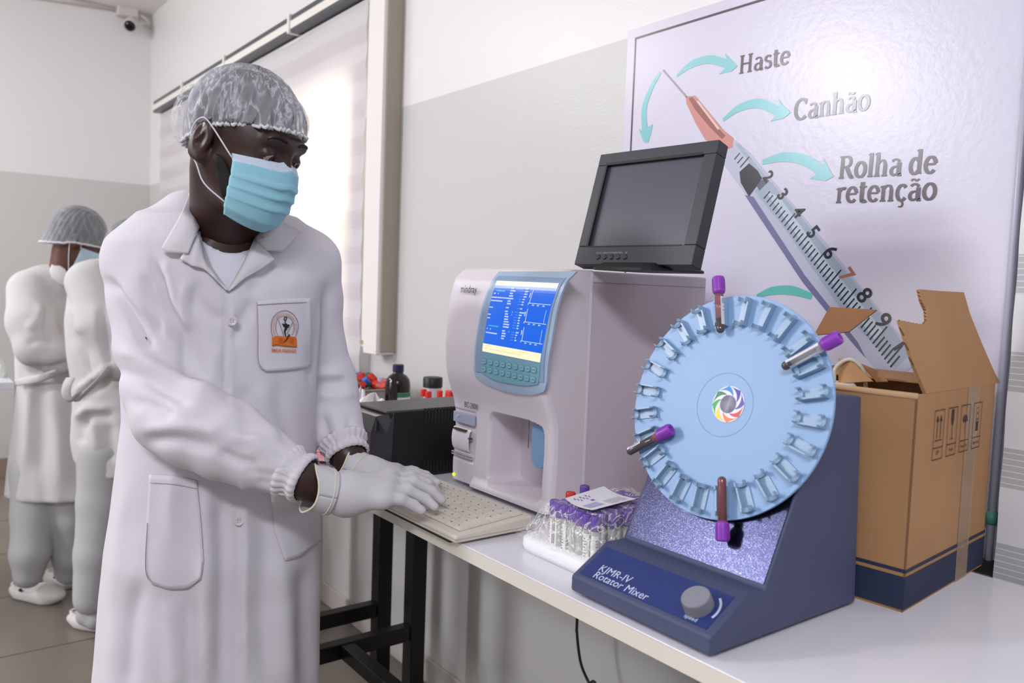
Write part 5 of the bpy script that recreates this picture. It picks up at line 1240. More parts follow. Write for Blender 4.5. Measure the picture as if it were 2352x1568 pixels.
# pockets, with a stitched edge line
stm = mat('stitch_grey', (178, 172, 182), .8)
def stitch(pts, parent, w=.0007, off=.003):
    P = [V3(at(p[0], p[1], (cast(p[0], p[1]) or 1.4)-off)) for p in crv([(q[0], q[1], 0) for q in pts], 5)]
    return MB().tube(P, w, 5).build('seam', stm, parent, smooth=True)
pk = conform('pocket', [(588, 690), (650, 685), (714, 684)], [(714, 684), (716, 760), (714, 838)], [(608, 853), (660, 850), (706, 846), (714, 838)], [(588, 690), (590, 760), (591, 830), (608, 853)], .0022, coat_m, coat, 18, 18, .0015)
stitch([(590, 700), (650, 696), (713, 694)], pk, off=.0042); stitch([(590, 694), (592, 760), (593, 828), (609, 850), (660, 847), (712, 842)], pk, off=.004)
pk2 = conform('pocket', [(343, 1090), (400, 1092), (452, 1104)], [(452, 1104), (462, 1200), (468, 1290), (462, 1330)], [(350, 1342), (390, 1354), (430, 1352), (462, 1330)], [(343, 1090), (336, 1200), (332, 1310), (350, 1342)], .0025, coat_m, coat, 16, 20, .002)
stitch([(344, 1108), (400, 1112), (452, 1122)], pk2, off=.0046); stitch([(338, 1200), (334, 1308), (352, 1338), (390, 1350), (430, 1348), (459, 1326), (464, 1290)], pk2, off=.0046)
pk3 = conform('pocket', [(622, 1130), (680, 1140), (738, 1160)], [(738, 1160), (741, 1200), (738, 1240)], [(655, 1288), (690, 1278), (738, 1240)], [(622, 1130), (630, 1220), (655, 1288)], .0022, coat_m, coat, 12, 14, .002)
# front edge, buttons
butm = mat('button_pearl', (214, 208, 210), .3)
for px, py in ((533, 737), (549, 1196)):
    t = cast(px, py); c = V3(at(px, py, t-.003)); n = -V3(ray(px, py)).normalized(); n = (n+V3(tuple(f_))*1.0).normalized()
    mb = MB(); mb.lathe([(0, 0), (.0078, 0), (.0082, .001), (.0082, .0022), (.0066, .0028), (.0055, .0020), (0, .0020)], c, n, 24); bt_ = mb.build('button', butm, coat, smooth=True)
    mb = MB(); a_, b_ = frame(n)
    for q in ((.0018, .0018), (-.0018, .0018), (.0018, -.0018), (-.0018, -.0018)): mb.lathe([(.0007, .0019), (.0007, .0024)], c+a_*q[0]+b_*q[1], n, 8)
    mb.build('button_holes', mat('hole_grey', (120, 114, 120), .6), bt_)
# emblem on pocket
def decal(name, polys, m, parent, off=.0052):
    mb = MB()
    for P in polys:
        mi = 0
        if isinstance(P, tuple): P, mi = P
        mb.poly([at(x, y, (cast(x, y) or 1.35)-off) for x, y in P], mi)
    return mb.build(name, m, parent, fix=False)
EX = lambda x, y: (590+x/8.714, 680+y/8.711)
def epl(pts, w, mi): # ribbon from polyline in emblem zoom pixels
    P = crv([(x, y, 0) for x, y in pts], 6) if len(pts) > 2 else [V3((*p, 0)) for p in pts]; out = []; w_ = w if callable(w) else (lambda t: w)
    N_ = len(P); LR2 = []
    for i, p in enumerate(P):
        t = (P[min(i+1, N_-1)]-P[max(i-1, 0)]).normalized(); n = V3((-t.y, t.x, 0))*w_(i/(N_-1))/2; LR2.append((p+n, p-n))
    for i in range(N_-1): out.append(([EX(*LR2[i][0][:2]), EX(*LR2[i+1][0][:2]), EX(*LR2[i+1][1][:2]), EX(*LR2[i][1][:2])], mi))
    return out
em = []
outer = [(318, 812), (290, 700), (288, 580), (315, 450), (400, 345), (510, 296), (600, 290), (690, 330), (760, 400), (812, 500), (828, 620), (800, 740), (775, 815)]
inner = [(425, 790), (385, 700), (378, 600), (400, 480), (470, 415), (560, 398), (640, 420), (710, 490), (742, 590), (735, 700), (700, 780)]
em += epl(outer, 13, 0)+epl(inner, 11, 0)+epl([(430, 470), (540, 800)], 12, 0)+epl([(725, 510), (600, 760)], 12, 0)
em += epl([(590, 480), (545, 470), (560, 420), (600, 430), (575, 490), (560, 530), (600, 560), (610, 600)], 16, 1)
em.append(([EX(*p) for p in ((500, 545), (660, 570), (640, 620), (600, 650), (565, 640), (530, 600))], 1))
em += epl([(590, 640), (565, 680), (560, 730), (580, 810)], lambda t: 48-30*t, 1)
bk = [(305, 825), (400, 795), (500, 798), (560, 812), (600, 800), (690, 805), (770, 815), (795, 840), (805, 1020), (700, 1012), (590, 1002), (480, 990), (390, 975), (305, 1000)]
mid_ = (560, 905)
for i in range(len(bk)): em.append(([EX(*bk[i]), EX(*bk[(i+1) % len(bk)]), EX(*mid_)], 2))
E2 = []
for y in (845, 875, 905, 935): E2 += epl([(430, y), (530, y+6)], 6, 3)+epl([(660, y+4), (740, y+10)], 6, 3)
E2 += epl([(305, 995), (390, 972), (480, 986), (600, 998), (805, 1018)], 12, 3)+epl([(655, 765), (600, 860), (535, 930)], lambda t: 40-26*t, 4)
tmat = [mat('thread_mauve', (150, 118, 130), .8), mat('thread_green', (24, 40, 34), .8), mat('thread_orange', (222, 112, 32), .8), mat('thread_rust', (150, 74, 28), .8), mat('thread_brown', (84, 52, 34), .8), mat('thread_peach', (214, 140, 104), .8)]
emo = decal('embroidered_emblem', em, tmat, pk, .0050); decal('emblem_detail', E2, tmat, pk, .0060)
def cloth_text(s, fn, size, mi, name):   # glyphs mapped through fn(x, y) -> emblem zoom px
    me = text('t', s, size, (0, 0, 0), (1, 0, 0), (0, 1, 0), None, None, off=0, bold=size*.025, ext=0); mb = MB()
    vs = []
    for q in me.vertices: x, y = fn(q.co.x, q.co.y); x, y = EX(x, y); vs.append(at(x, y, (cast(x, y) or 1.35)-.0058))
    mb.add(vs, [tuple(p.vertices) for p in me.polygons]); return mb.build(name, tmat[mi], pk, fix=False)
cloth_text('EMILIA NSANGO', lambda x, y: (290+x*6.9*.98, 1110+x*.25-y*9.2), 10, 2, 'embroidered_name') 
def arcfn(x, y):
    P = [(350, 790), (332, 700), (328, 600), (352, 470), (430, 372), (540, 345), (640, 362), (720, 430), (775, 540), (785, 640), (765, 760)]
    t = x/118.; q = interp_line(P, min(1, max(0, t))); q2 = interp_line(P, min(1, max(0, t)+.01)); q0 = interp_line(P, max(0, min(1, t)-.01)); d = q2-q0; d /= np.linalg.norm(d); n = np.array([d[1], -d[0]]); return tuple(q+n*(y-3)*6.0)
cloth_text('INSTITUTO MEDIO POLITEC. & CO', arcfn, 7.2, 5, 'embroidered_ring_text')
# gathered cuffs
def cuff(name, A, B, rA, rB, n, par, m=coat_l):
    A, B = V3(A), V3(B); t = (B-A).normalized(); a, b = frame(t); mb = MB(); vs = []; NN = n*4; M_ = 9
    for j in range(M_):
        w = j/(M_-1); r_ = rA+(rB-rA)*w
        for k in range(NN):
            th = 2*pi*k/NN; rr = r_*(1+.045*math.cos(n*th)*(1-.3*w)+.03*math.sin(3*th+2))+.0035*math.sin(pi*w*3); vs.append(A+(B-A)*w+a*rr*math.cos(th)+b*rr*math.sin(th))
    mb.add(vs, [(j*NN+k, j*NN+(k+1) % NN, (j+1)*NN+(k+1) % NN, (j+1)*NN+k) for j in range(M_-1) for k in range(NN)]); return mb.build(name, m, par, smooth=True, solid=.002)
cuff('sleeve_cuff', at(655, 1080, 1.295), at(704, 1102, 1.288), .0400, .0355, 22, coat)
cuff('sleeve_cuff', at(788, 1012, 1.537), at(801, 1050, 1.515), .0425, .0360, 22, coat)

# ---------------------------------------------------------------- head
al, pt = math.radians(67), math.radians(15)
fh = H_R*math.sin(al)-H_F*math.cos(al); fx_ = fh*math.cos(pt)-ZU*math.sin(pt); ly = np.cross(ZU, fh); hz = np.cross(fx_, ly)
tl = math.radians(-2.0); ly, hz = ly*math.cos(tl)+hz*math.sin(tl), hz*math.cos(tl)-ly*math.sin(tl)
HC = at(556, 342, 1.33); HS = .99
A3 = (fx_, ly, hz)
def hp_(x, y, z): return HC+(fx_*x+ly*y+hz*z)*HS
v = Vol(HC-[.17, .17, .30], HC+[.17, .17, .17], .0034)
def E_(c, r): return v.ell(hp_(*c), [q*HS for q in r], A3)
def K_(a, b, ra, rb): return v.cap(hp_(*a), hp_(*b), ra*HS, rb*HS)
v.add(E_((-.006, 0, .038), (.085, .074, .084)), .01); v.add(E_((.030, 0, .002), (.066, .066, .075)), .02); v.add(E_((.036, 0, -.050), (.052, .054, .062)), .02)
for sg in (-1, 1):
    v.add(K_((-.008, .060*sg, -.030), (.052, .030*sg, -.088), .016, .018), .02); v.add(K_((.060, .042*sg, -.022), (.02, .058*sg, -.02), .012, .011), .018)
v.add(E_((.070, 0, -.092), (.022, .026, .020)), .02)
v.add(K_((.086, -.034, .026), (.086, .034, .026), .012, .012), .016); v.add(K_((.0, .060, .03), (.0, -.060, .03), .012, .012), .02)
v.add(K_((.088, 0, .014), (.101, 0, -.026), .0075, .0100), .012); v.add(E_((.097, 0, -.034), (.012, .017, .009)), .008)
for sg in (-1, 1): v.sub(E_((.103, .034*sg, .0045), (.020, .020, .0135)), .014)
for sg in (-1, 1): v.add(E_((.0800, .0325*sg, .0035), (.0125, .0135, .0120)), .003)   # lids over the eye
for sg in (-1, 1): v.sub(K_((.0935, .0255*sg, -.0015), (.0905, .0405*sg, -.0010), .0021, .0018), .002)
v.add(K_((.098, -.020, -.068), (.098, .020, -.068), .006, .006), .01)
# neck
v.add(v.cap(hp_(-.016, 0, -.045), at(522, 545, 1.455), .056, .063), .022); v.add(v.cap(hp_(-.030, -.035, -.03), at(490, 540, 1.44), .024, .028), .02)
# ears
for sg in (-1, 1):
    ea = v.ell(hp_(-.012, .0795*sg, -.004), (.0195, .0075, .0335), (fx_*.94+hz*-.2+ly*-.3*sg*0, ly*.93*1+fx_*(-.33*sg*-1)*0+0*hz, hz))
    v.add(ea, .006); v.sub(v.ell(hp_(-.008, .0865*sg, .001), (.0105, .0060, .0185), A3), .004); v.add(v.cap(hp_(-.004, .083*sg, .012), hp_(-.015, .0845*sg, -.006), .0028, .0026), .003)
    v.add(v.ell(hp_(-.007, .078*sg, -.030), (.010, .006, .011), A3), .005)
HV, HQ = v.mesh(); HV = relax(HV, HQ, 2, .5)
# limbs and trunk under the clothes, coarser
v = Vol([-1.80, .10, 0.0], [-1.05, .95, 1.44], .009)
tb = torso(v, .032); v.add(np.maximum(tb, np.maximum(.62-v.Z, v.Z-1.40)), .01)
v.chain([RS]+[R_arm[2], R_arm[4]], [.045, .042, .040], .03); v.chain([R_arm[4], R_arm[7], at(688, 1097, 1.29), at(752, 1128, 1.305)], [.040, .034, .0285, .027], .02)
v.chain([LS, L_arm[2], L_arm[4]], [.042, .038, .036], .03); v.chain([L_arm[4], L_arm[6], at(800, 1045, 1.515), at(812, 1075, 1.51)], [.036, .031, .0275, .026], .02)
hipc = at(480, 1300, 1.50)*[1, 1, 0]+[0, 0, .80]
LEG = []
for sg in (-1, 1):
    hpt = hipc+s_*.085*sg; kn_ = hpt*[1, 1, 0]+s_*.01*sg+f_*.02+[0, 0, .46]; an_ = kn_*[1, 1, 0]+s_*.01*sg-f_*.03+[0, 0, .08]; LEG.append((hpt, kn_, an_)); v.chain([hpt, kn_, an_, an_+f_*.12-[0, 0, .03]], [.075, .052, .036, .028], .02)
v.add(v.cap(at(500, 560, 1.46), at(520, 500, 1.43), .07, .055), .03)
BV_, BQ_ = v.mesh()
nh = len(HV); body_o = npmesh('body', np.concatenate([HV, BV_]), np.concatenate([HQ, BQ_+nh]), skin_m, man)
head_bvh = BVHTree.FromPolygons([tuple(p) for p in HV], [tuple(q) for q in HQ.tolist()])
eyew = mat('eye_white', (150, 138, 130), .15); eyed = mat('eye_iris', (18, 10, 8), .1)
for sg in (-1, 1):
    e0 = V3(hp_(.0795, .0325*sg, .0025)); ax_ = V3(fx_*.9-hz*.42+ly*.12).normalized(); mb = MB(); R_ = .0122
    pr = [(R_*math.sin(a), R_*math.cos(a)) for a in np.linspace(0, pi, 15)][::-1]; mb.lathe(pr, e0, ax_, 20, 0)
    pr = [(R_*1.006*math.sin(a), R_*1.006*math.cos(a)) for a in np.linspace(0, .48, 5)][::-1]; mb.lathe(pr, e0, ax_, 20, 1); mb.build('eye', [eyew, eyed], man, smooth=True)
    mb = MB(); bw = [(.0865+.010*(1-((t-.5)*2)**2*.6)-.004*t, (.014+.036*t)*sg, .0275+.006*math.sin(pi*t*.9)-.003*t) for t in np.linspace(0, 1, 12)]
    P = []
    for q in bw:
        c = V3(hp_(*q)); h_ = head_bvh.find_nearest(c); P.append(h_[0]+h_[1]*.0006)
    mb.tube(P, [.0010+.0020*math.sin(pi*min(1, (i+1)/10)) for i in range(12)], 8, flat=1.0); mb.build('eyebrow', hair_m, man, smooth=True)
# short hair cap and beard
v = Vol(HC-[.14, .14, .09], HC+[.14, .14, .17], .0042)
v.add(E_((-.008, 0, .041), (.0885, .0765, .0855)), .01)
pl_ = ((v.X-HC[0])*hz[0]+(v.Y-HC[1])*hz[1]+(v.Z-HC[2])*hz[2])/HS; xf = ((v.X-HC[0])*fx_[0]+(v.Y-HC[1])*fx_[1]+(v.Z-HC[2])*fx_[2])/HS
v.sub(pl_-(.022+.50*np.maximum(xf, -.02)+np.where(xf < -.02, (xf+.02)*.10, 0)), .004)
hv, hq = v.mesh(); npmesh('hair', relax(hv, hq, 2), hq, hair_m, man)
conform('beard', [(497, 352), (508, 354)], [(514, 366), (530, 400), (545, 446)], [(512, 452), (530, 450), (545, 446)], [(497, 352), (500, 390), (504, 425), (512, 452)], .0022, hair_m, man, 12, 20, .002, 0, (head_bvh,), 2)
# ---- hair net
ZC = .30
mb = MB(); NU, NV = 160, 46
def netp(u, w):
    th = 2*pi*u; c, s = math.cos(th), math.sin(th)
    ph = w*pi/2*1.28   # from crown down
    rx, ry, rz = .094, .0815, .090
    x = -.008+rx*math.sin(min(ph, pi*.5))*c if ph < pi/2 else -.008+rx*c*(1-.12*((ph-pi/2)/.45)**2)
    y = ry*math.sin(min(ph, pi*.5))*s if ph < pi/2 else ry*s*(1-.06*((ph-pi/2)/.45)**2)
    z = .042+rz*math.cos(ph) if ph < pi/2 else .042-.060*(ph-pi/2)/.45*(1.0)
    zr = .024+.30*max(x, -.03)   # rim height follows forehead to ear
    if c < 0: zr -= .035*(-c)
    zt = .042+rz*math.cos(min(ph, pi/2)); k = w
    if ph > pi/2: z = .042+(zr-.042)*((ph-pi/2)/(pi/2*.28))
    zr = .024+.30*max(-.008+rx*c, -.03)
    if zr > .042 and c > 0:
        pe = math.acos(min(1, (zr-.042)/rz)); q = w*pe; bl = smooth01((c-.15)/.5)*.012*smooth01((w-.45)/.4)
        x = -.008+(rx*math.sin(q)+bl)*c; y = ry*math.sin(q)*s; z = .042+rz*math.cos(q)
    wr = .0030*math.sin(th*37+3*math.sin(th*5))*smooth01(w*1.4-.2)+.0018*math.sin(th*61+w*9)+.0016*math.sin(th*19+w*14)
    n = np.array([x+.014, y, z-.03]); n = n/np.linalg.norm(n)
    return hp_(*(np.array([x, y, z])+n*(wr+.002)))
mb.grid(netp, NU, NV); net = mb.build('hair_net', net_m, man, smooth=True, fix=False)
rim = [V3(netp(i/240, 1.0))+V3(hz)*.0022*math.sin(i*2.1)+V3(hz)*(-.0015) for i in range(240)]
MB().tube(rim, .0028, 6, closed=True).build('net_elastic', net_w, net, smooth=True)
# puff of loose net at the back of the head
v = Vol(HC-[.26, .26, .12], HC+[.20, .16, .16], .006)
v.add(v.ell(at(438, 292, 1.325), (.020, .028, .036)), .02); v.add(v.ell(at(446, 250, 1.325), (.018, .026, .04)), .03)
pv_, pq_ = v.mesh(); pn = vnorm(pv_, pq_); pv_ = pv_+pn*(.004*snoise(pv_, np.array([150, 150, 90]), 8))[:, None]; npmesh('net_gather', pv_, pq_, net_mat('net_loose', (226, 226, 230), .12, .55, 40), net)
# front fold of the net over the forehead (image right)
# ---- mask
mk_b = mat('mask_blue', (150, 202, 219), .7, spec=.25, bump=[(900, .25, .0005), (60, .2, .001)]); mk_w = mat('mask_white', (196, 208, 228), .7, bump=[(900, .25, .0005)])
mb = MB(); NU, NV = 56, 60
zt0 = -.004
def maskp(u, w):
    ph = math.radians(-67+134*u); c, s = math.cos(ph), math.sin(ph)
    Rx = np.interp(w, [0, .12, .3, .5, .7, .88, 1], [.097, .108, .112, .110, .106, .098, .078]); Ry = np.interp(w, [0, .3, .6, .85, 1], [.0735, .0735, .071, .064, .048])
    x0 = np.interp(w, [0, 1], [.0, .0]); cc = abs(c)**.85*(1 if c >= 0 else -1)
    side = 1-c
    z = np.interp(w, [0, .5, 1], [zt0, -.060, -.120]); z += (-.010*(1-w)+.018*w)*side*1.1+.006*(1-w)*max(0, 1-abs(ph)/.25)
    pl2 = 0
    for q0, a in ((.36, .0035), (.52, .0035), (.68, .0035)): pl2 += a*max(0, 1-abs(w-q0-.0)/.09) if w < q0 else a*max(0, 1-(w-q0)/.02)
    pl2 *= max(0, c)**.7
    return hp_(x0+Rx*cc+pl2, Ry*s*(1+pl2*3), z+.0022*math.sin(w*30+ph*3)*(1-c)*.6)
mb = MB(); mb.grid(maskp, NU, NV); mb.m = [1 if (j < 7) else 0 for j in range(NV) for i in range(NU)]
mask = mb.build('face_mask', [mk_b, mk_w], man, smooth=True, fix=False, solid=.0012)
mb = MB()
for w in (.03, .055, .10): mb.tube([V3(maskp(u, w))+V3(fx_)*.0009 for u in np.linspace(.1, .95, 60)], .0004, 4)
mb.build('mask_stitching', mat('mask_stitch', (222, 228, 238), .7), mask)
loopm = mat('ear_loop_white', (216, 214, 222), .6)
for sg, u in ((-1, .0), (1, 1.0)):
    e = [V3(maskp(u, .06)), V3(hp_(.002, .0835*sg, .024)), V3(hp_(-.014, .087*sg, .028)), V3(hp_(-.030, .083*sg, .010)), V3(hp_(-.028, .080*sg, -.024)), V3(hp_(-.010, .079*sg, -.042)), V3(hp_(.01, .074*sg, -.068)), V3(maskp(u, .80))]
    MB().tube(crv(e, 8), .0013, 6).build('ear_loop', loopm, mask, smooth=True)

# ---------------------------------------------------------------- gloved hands
def tipz(px, py, z): return onz(px, py, z)
def hand(name, wr, palm, fingers, thumb, cuffA, cuffB, cr):
    P = [np.array(p) for f in fingers+[thumb] for p in f]+[np.array(wr)]; lo = np.min(P, 0)-.06; hi = np.max(P, 0)+.05; v = Vol(lo, hi, .0023)
    for a, b, ra, rb in palm: v.add(v.cap(a, b, ra, rb), .016)
    for f in fingers:
        w = Vol.__new__(Vol); w.__dict__.update(v.__dict__); w.F = np.full(v.n, 9.0, np.float32)
        w.chain(f, [.0115, .0100, .0090, .0078][:len(f)], .004); w.add(w.cap(f[1], f[1], .0104, .0104), .004); v.add(w.F, .0055)
    v.chain(thumb, [.016, .0125, .0100], .008)
    V_, Q_ = v.mesh(); V_ = relax(V_, Q_, 1, .4); n = vnorm(V_, Q_); V_ = V_+n*(.0007*snoise(V_, np.array([120, 120, 90]), 5))[:, None]
    g = npmesh(name, V_, Q_, glove_m, man); A, B = V3(cuffA), V3(cuffB); t = (B-A).normalized(); a, b = frame(t); mb = MB(); N_ = 48
    r_ = np.random.RandomState(3); ph = r_.rand(4)*6
    def cf(u, w):
        th = 2*pi*u; rr = cr*(1+.10*(1-w)**2+.035*math.sin(3*th+ph[0])*(1-w)+.02*math.sin(7*th+ph[1]+w*3)*(1-w)+.004*math.sin(13*th)); sh = .006*math.sin(2*th+ph[2])*(1-w)
        return A+(B-A)*w+t*sh+a*rr*math.cos(th)+b*rr*math.sin(th)
    mb.grid(cf, N_, 14); mb.build('glove_cuff', glove_m, g, smooth=True, fix=False, solid=.0012)
    rg = [V3(cf(i/48, 0.0)) for i in range(48)]; MB().tube(rg, .0018, 6, closed=True).build('cuff_roll', glove_c, g, smooth=True)
    rg = [V3(cf(i/48, .80))+(V3(cf(i/48, .8))-(A+(B-A)*.8)).normalized()*.0008 for i in range(48)]; MB().tube(rg, .0011, 6, closed=True).build('cuff_crease', glove_c, g, smooth=True)
    return g
W_ = at(756, 1131, 1.305)
M = [at(893, 1098, 1.385), at(893, 1112, 1.36), at(888, 1128, 1.335), at(878, 1146, 1.315)]
hand('glove', W_, [(W_, at(800, 1132, 1.32), .029, .032), (at(800, 1132, 1.32), M[1], .031, .017), (at(795, 1138, 1.315), M[3], .030, .014), (at(800, 1134, 1.325), M[2], .030, .0165), (at(790, 1130, 1.33), M[0], .026, .015), (M[0], M[3], .0135, .0125)],
     [[M[0], at(945, 1096, 1.405), at(982, 1110, 1.415), onz(1006, 1130, .974)], [M[1], at(950, 1107, 1.377), at(992, 1128, 1.385), onz(1014, 1148, .974)], [M[2], at(938, 1126, 1.350), at(978, 1146, 1.358), onz(998, 1163, .972)], [M[3], at(920, 1146, 1.325), at(950, 1160, 1.335), onz(968, 1172, .970)]],
     [at(785, 1136, 1.335), at(845, 1150, 1.375), at(900, 1152, 1.40)], at(714, 1122, 1.293), at(765, 1133, 1.307), .0345)
W2_ = at(815, 1078, 1.51)
M2 = [at(905, 1101, 1.49), at(908, 1092, 1.51), at(910, 1086, 1.53), at(908, 1083, 1.55)]
hand('glove', W2_, [(W2_, at(850, 1088, 1.50), .027, .029), (at(850, 1090, 1.50), M2[0], .027, .0155), (at(845, 1087, 1.505), M2[1], .028, .0155), (at(850, 1087, 1.515), M2[2], .027, .015), (at(850, 1087, 1.52), M2[3], .024, .014), (M2[0], M2[3], .013, .012)],
     [[M2[0], at(948, 1097, 1.51), at(980, 1108, 1.515), onz(999, 1120, .976)], [M2[1], at(955, 1089, 1.53), at(985, 1100, 1.535), onz(1004, 1108, .976)], [M2[2], at(952, 1084, 1.55), at(978, 1092, 1.555), onz(992, 1100, .974)], [M2[3], at(945, 1082, 1.565), at(965, 1088, 1.57), onz(978, 1094, .972)]],
     [at(840, 1092, 1.485), at(880, 1112, 1.455), at(930, 1118, 1.45)], at(800, 1062, 1.513), at(826, 1082, 1.508), .0325)
# trousers and clogs of the man (below the coat)
v = Vol(hipc-[.32, .32, .78], hipc+[.32, .32, .06], .010)
for hpt, kn_, an_ in LEG: v.chain([hpt-[0, 0, .06], kn_, an_+[0, 0, .03]], [.088, .072, .064], .01)
tv, tq = v.mesh(); npmesh('trousers', tv, tq, trous, man)
def clog(toe, heel, par, r=.043, m=clog_m):
    toe, heel = np.array(toe, float), np.array(heel, float); d = toe-heel; L = np.linalg.norm(d); d /= L; sd = np.cross(ZU, d)
    v = Vol(np.minimum(toe, heel)-[.08, .08, .02], np.maximum(toe, heel)+[.08, .08, .11], .006); A_ = (d, sd, ZU)
    v.add(v.ell(toe-d*.075+ZU*.034, (.095, r+.006, .040), A_), .01); v.add(v.ell(heel+d*.055+ZU*.028, (.075, r-.006, .030), A_), .02); v.add(v.cap(heel+d*.05+ZU*.014, toe-d*.06+ZU*.014, r-.010, r-.004), .02)
    v.sub(v.ell(heel+d*.07+ZU*.085, (.078, r-.012, .050), A_), .006); v.F = np.maximum(v.F, (v.lo[2]*0+.002)-v.Z)
    V_, Q_ = v.mesh(); c = npmesh('clog', V_, Q_, m, par)
    mb = MB(); hc = heel+d*.085+ZU*.050
    st_ = [hc+sd*(r-.004)*math.cos(a)+d*(-.085*math.sin(a))+ZU*(.008*math.sin(a)) for a in np.linspace(0, pi, 14)]
    mb.tube(st_, .006, 6, flat=.5); mb.build('heel_strap', m, c, smooth=True)
    mb = MB()
    for sg in (-1, 1): mb.lathe([(.007, 0), (.007, .004), (0, .005)], hc+sd*(r-.002)*sg, sd*sg, 12)
    mb.build('strap_rivet', black_p, c); return c
for hpt, kn_, an_ in LEG: clog(an_*[1, 1, 0]+f_*.19, an_*[1, 1, 0]-f_*.07, man)

# ================================================================== two women at the back
def woman(root, coat_pts, coat_extra, head, legs, feet, coatm, d, hem, creas, nd=.008):
    pass
wa = thing('person', 'woman in belted white lab coat and hair net standing at far left', 'person', tuple(at(110, 1380, 3.25)*[1, 1, 0]))
def rowsdf(v, rows, b_scale, face_ang):
    z_, c_, a_ = [], [], []
    for py, l, r_, d in rows: c = at((l+r_)/2, py, d); z_.append(c[2]); c_.append(c); a_.append((r_-l)/2*d/CF)
    z_ = np.array(z_)[::-1]; c_ = np.array(c_)[::-1]; a_ = np.array(a_)[::-1]
    cx, cy, a = [np.interp(v.Z, z_, q).astype(np.float32) for q in (c_[:, 0], c_[:, 1], a_)]; b = np.maximum(a*b_scale, .09)
    dx, dy = v.X-cx, v.Y-cy; u = dx*H_R[0]+dy*H_R[1]; w = dx*H_F[0]+dy*H_F[1]; th = np.arctan2(w, u)
    k = (np.abs(u/a)**2.3+np.abs(w/b)**2.3)**(1/2.3); A = np.clip((1.0-v.Z)/.5, 0, 1)*.05; k = k-A*(.6*np.sin(6*th+v.Z*2)+.4*np.sin(11*th+1))
    return np.maximum((k-1)*np.minimum(a, b)*.95, np.maximum(v.Z-z_[-1], z_[0]-v.Z))
def box_around(pts, m_): P = np.array(pts); return P.min(0)-m_, P.max(0)+m_
DA = 3.25
lo, hi = box_around([at(20, 600, DA), at(240, 600, DA), at(20, 1160, DA), at(240, 1160, DA)], .26)
v = Vol(lo, hi, .011)
v.add(rowsdf(v, [(620, 100, 160, DA), (650, 62, 190, DA), (690, 46, 215, DA), (760, 40, 222, DA), (840, 40, 212, DA), (885, 42, 205, DA), (950, 38, 212, DA), (1040, 30, 222, DA), (1140, 23, 232, DA)], .62, 0), .01)
v.chain([at(72, 668, DA-.08), at(72, 740, DA-.14), at(86, 796, DA-.16)], [.085, .082, .078], .03); v.chain([at(86, 796, DA-.16), at(122, 818, DA-.14), at(170, 812, DA-.05), at(205, 790, DA+.0)], [.078, .070, .055, .045], .02)
v.add(v.cap(at(110, 648, DA-.03), at(165, 650, DA-.02), .07, .07), .03)
V_, Q_ = v.mesh(); V_ = relax(V_, Q_, 1); n = vnorm(V_, Q_)
cr_ = [([(60, 850), (110, 850), (160, 838), (212, 836)], .02, -.022), ([(72, 870), (66, 960), (60, 1080)], .02, .012), ([(92, 880), (96, 980), (90, 1100)], .025, -.012), ([(120, 890), (135, 1000), (140, 1120)], .025, .010), ([(160, 900), (172, 1020), (176, 1130)], .025, -.010),
       ([(100, 700), (84, 740), (60, 760)], .02, .012), ([(112, 690), (108, 760), (120, 780)], .02, -.014), ([(60, 790), (90, 780), (130, 790)], .014, -.010), ([(150, 660), (152, 720), (150, 780)], .02, -.012)]
V_ = V_+n*(creases(V_, n, cr_)+.004*snoise(V_, np.array([12, 12, 7]), 11)+.002*snoise(V_, np.array([35, 35, 18]), 12))[:, None]
ca_ = npmesh('lab_coat', V_, Q_, coat_b, wa); cb_ = BVHTree.FromPolygons([tuple(p) for p in V_], [tuple(q) for q in Q_.tolist()])
conform('collar', [(120, 606), (136, 610), (150, 618)], [(150, 618), (160, 640), (164, 662)], [(120, 640), (140, 655), (164, 662)], [(120, 606), (114, 622), (120, 640)], .02, coat_b, ca_, 8, 8, .006, .01, (cb_,), 4)
conform('belt', [(34, 872), (80, 862), (130, 848)], [(130, 848), (132, 862)], [(38, 886), (86, 880), (132, 862)], [(34, 872), (38, 886)], .03, coat_b, ca_, 12, 4, .006, .006, (cb_,), 8)
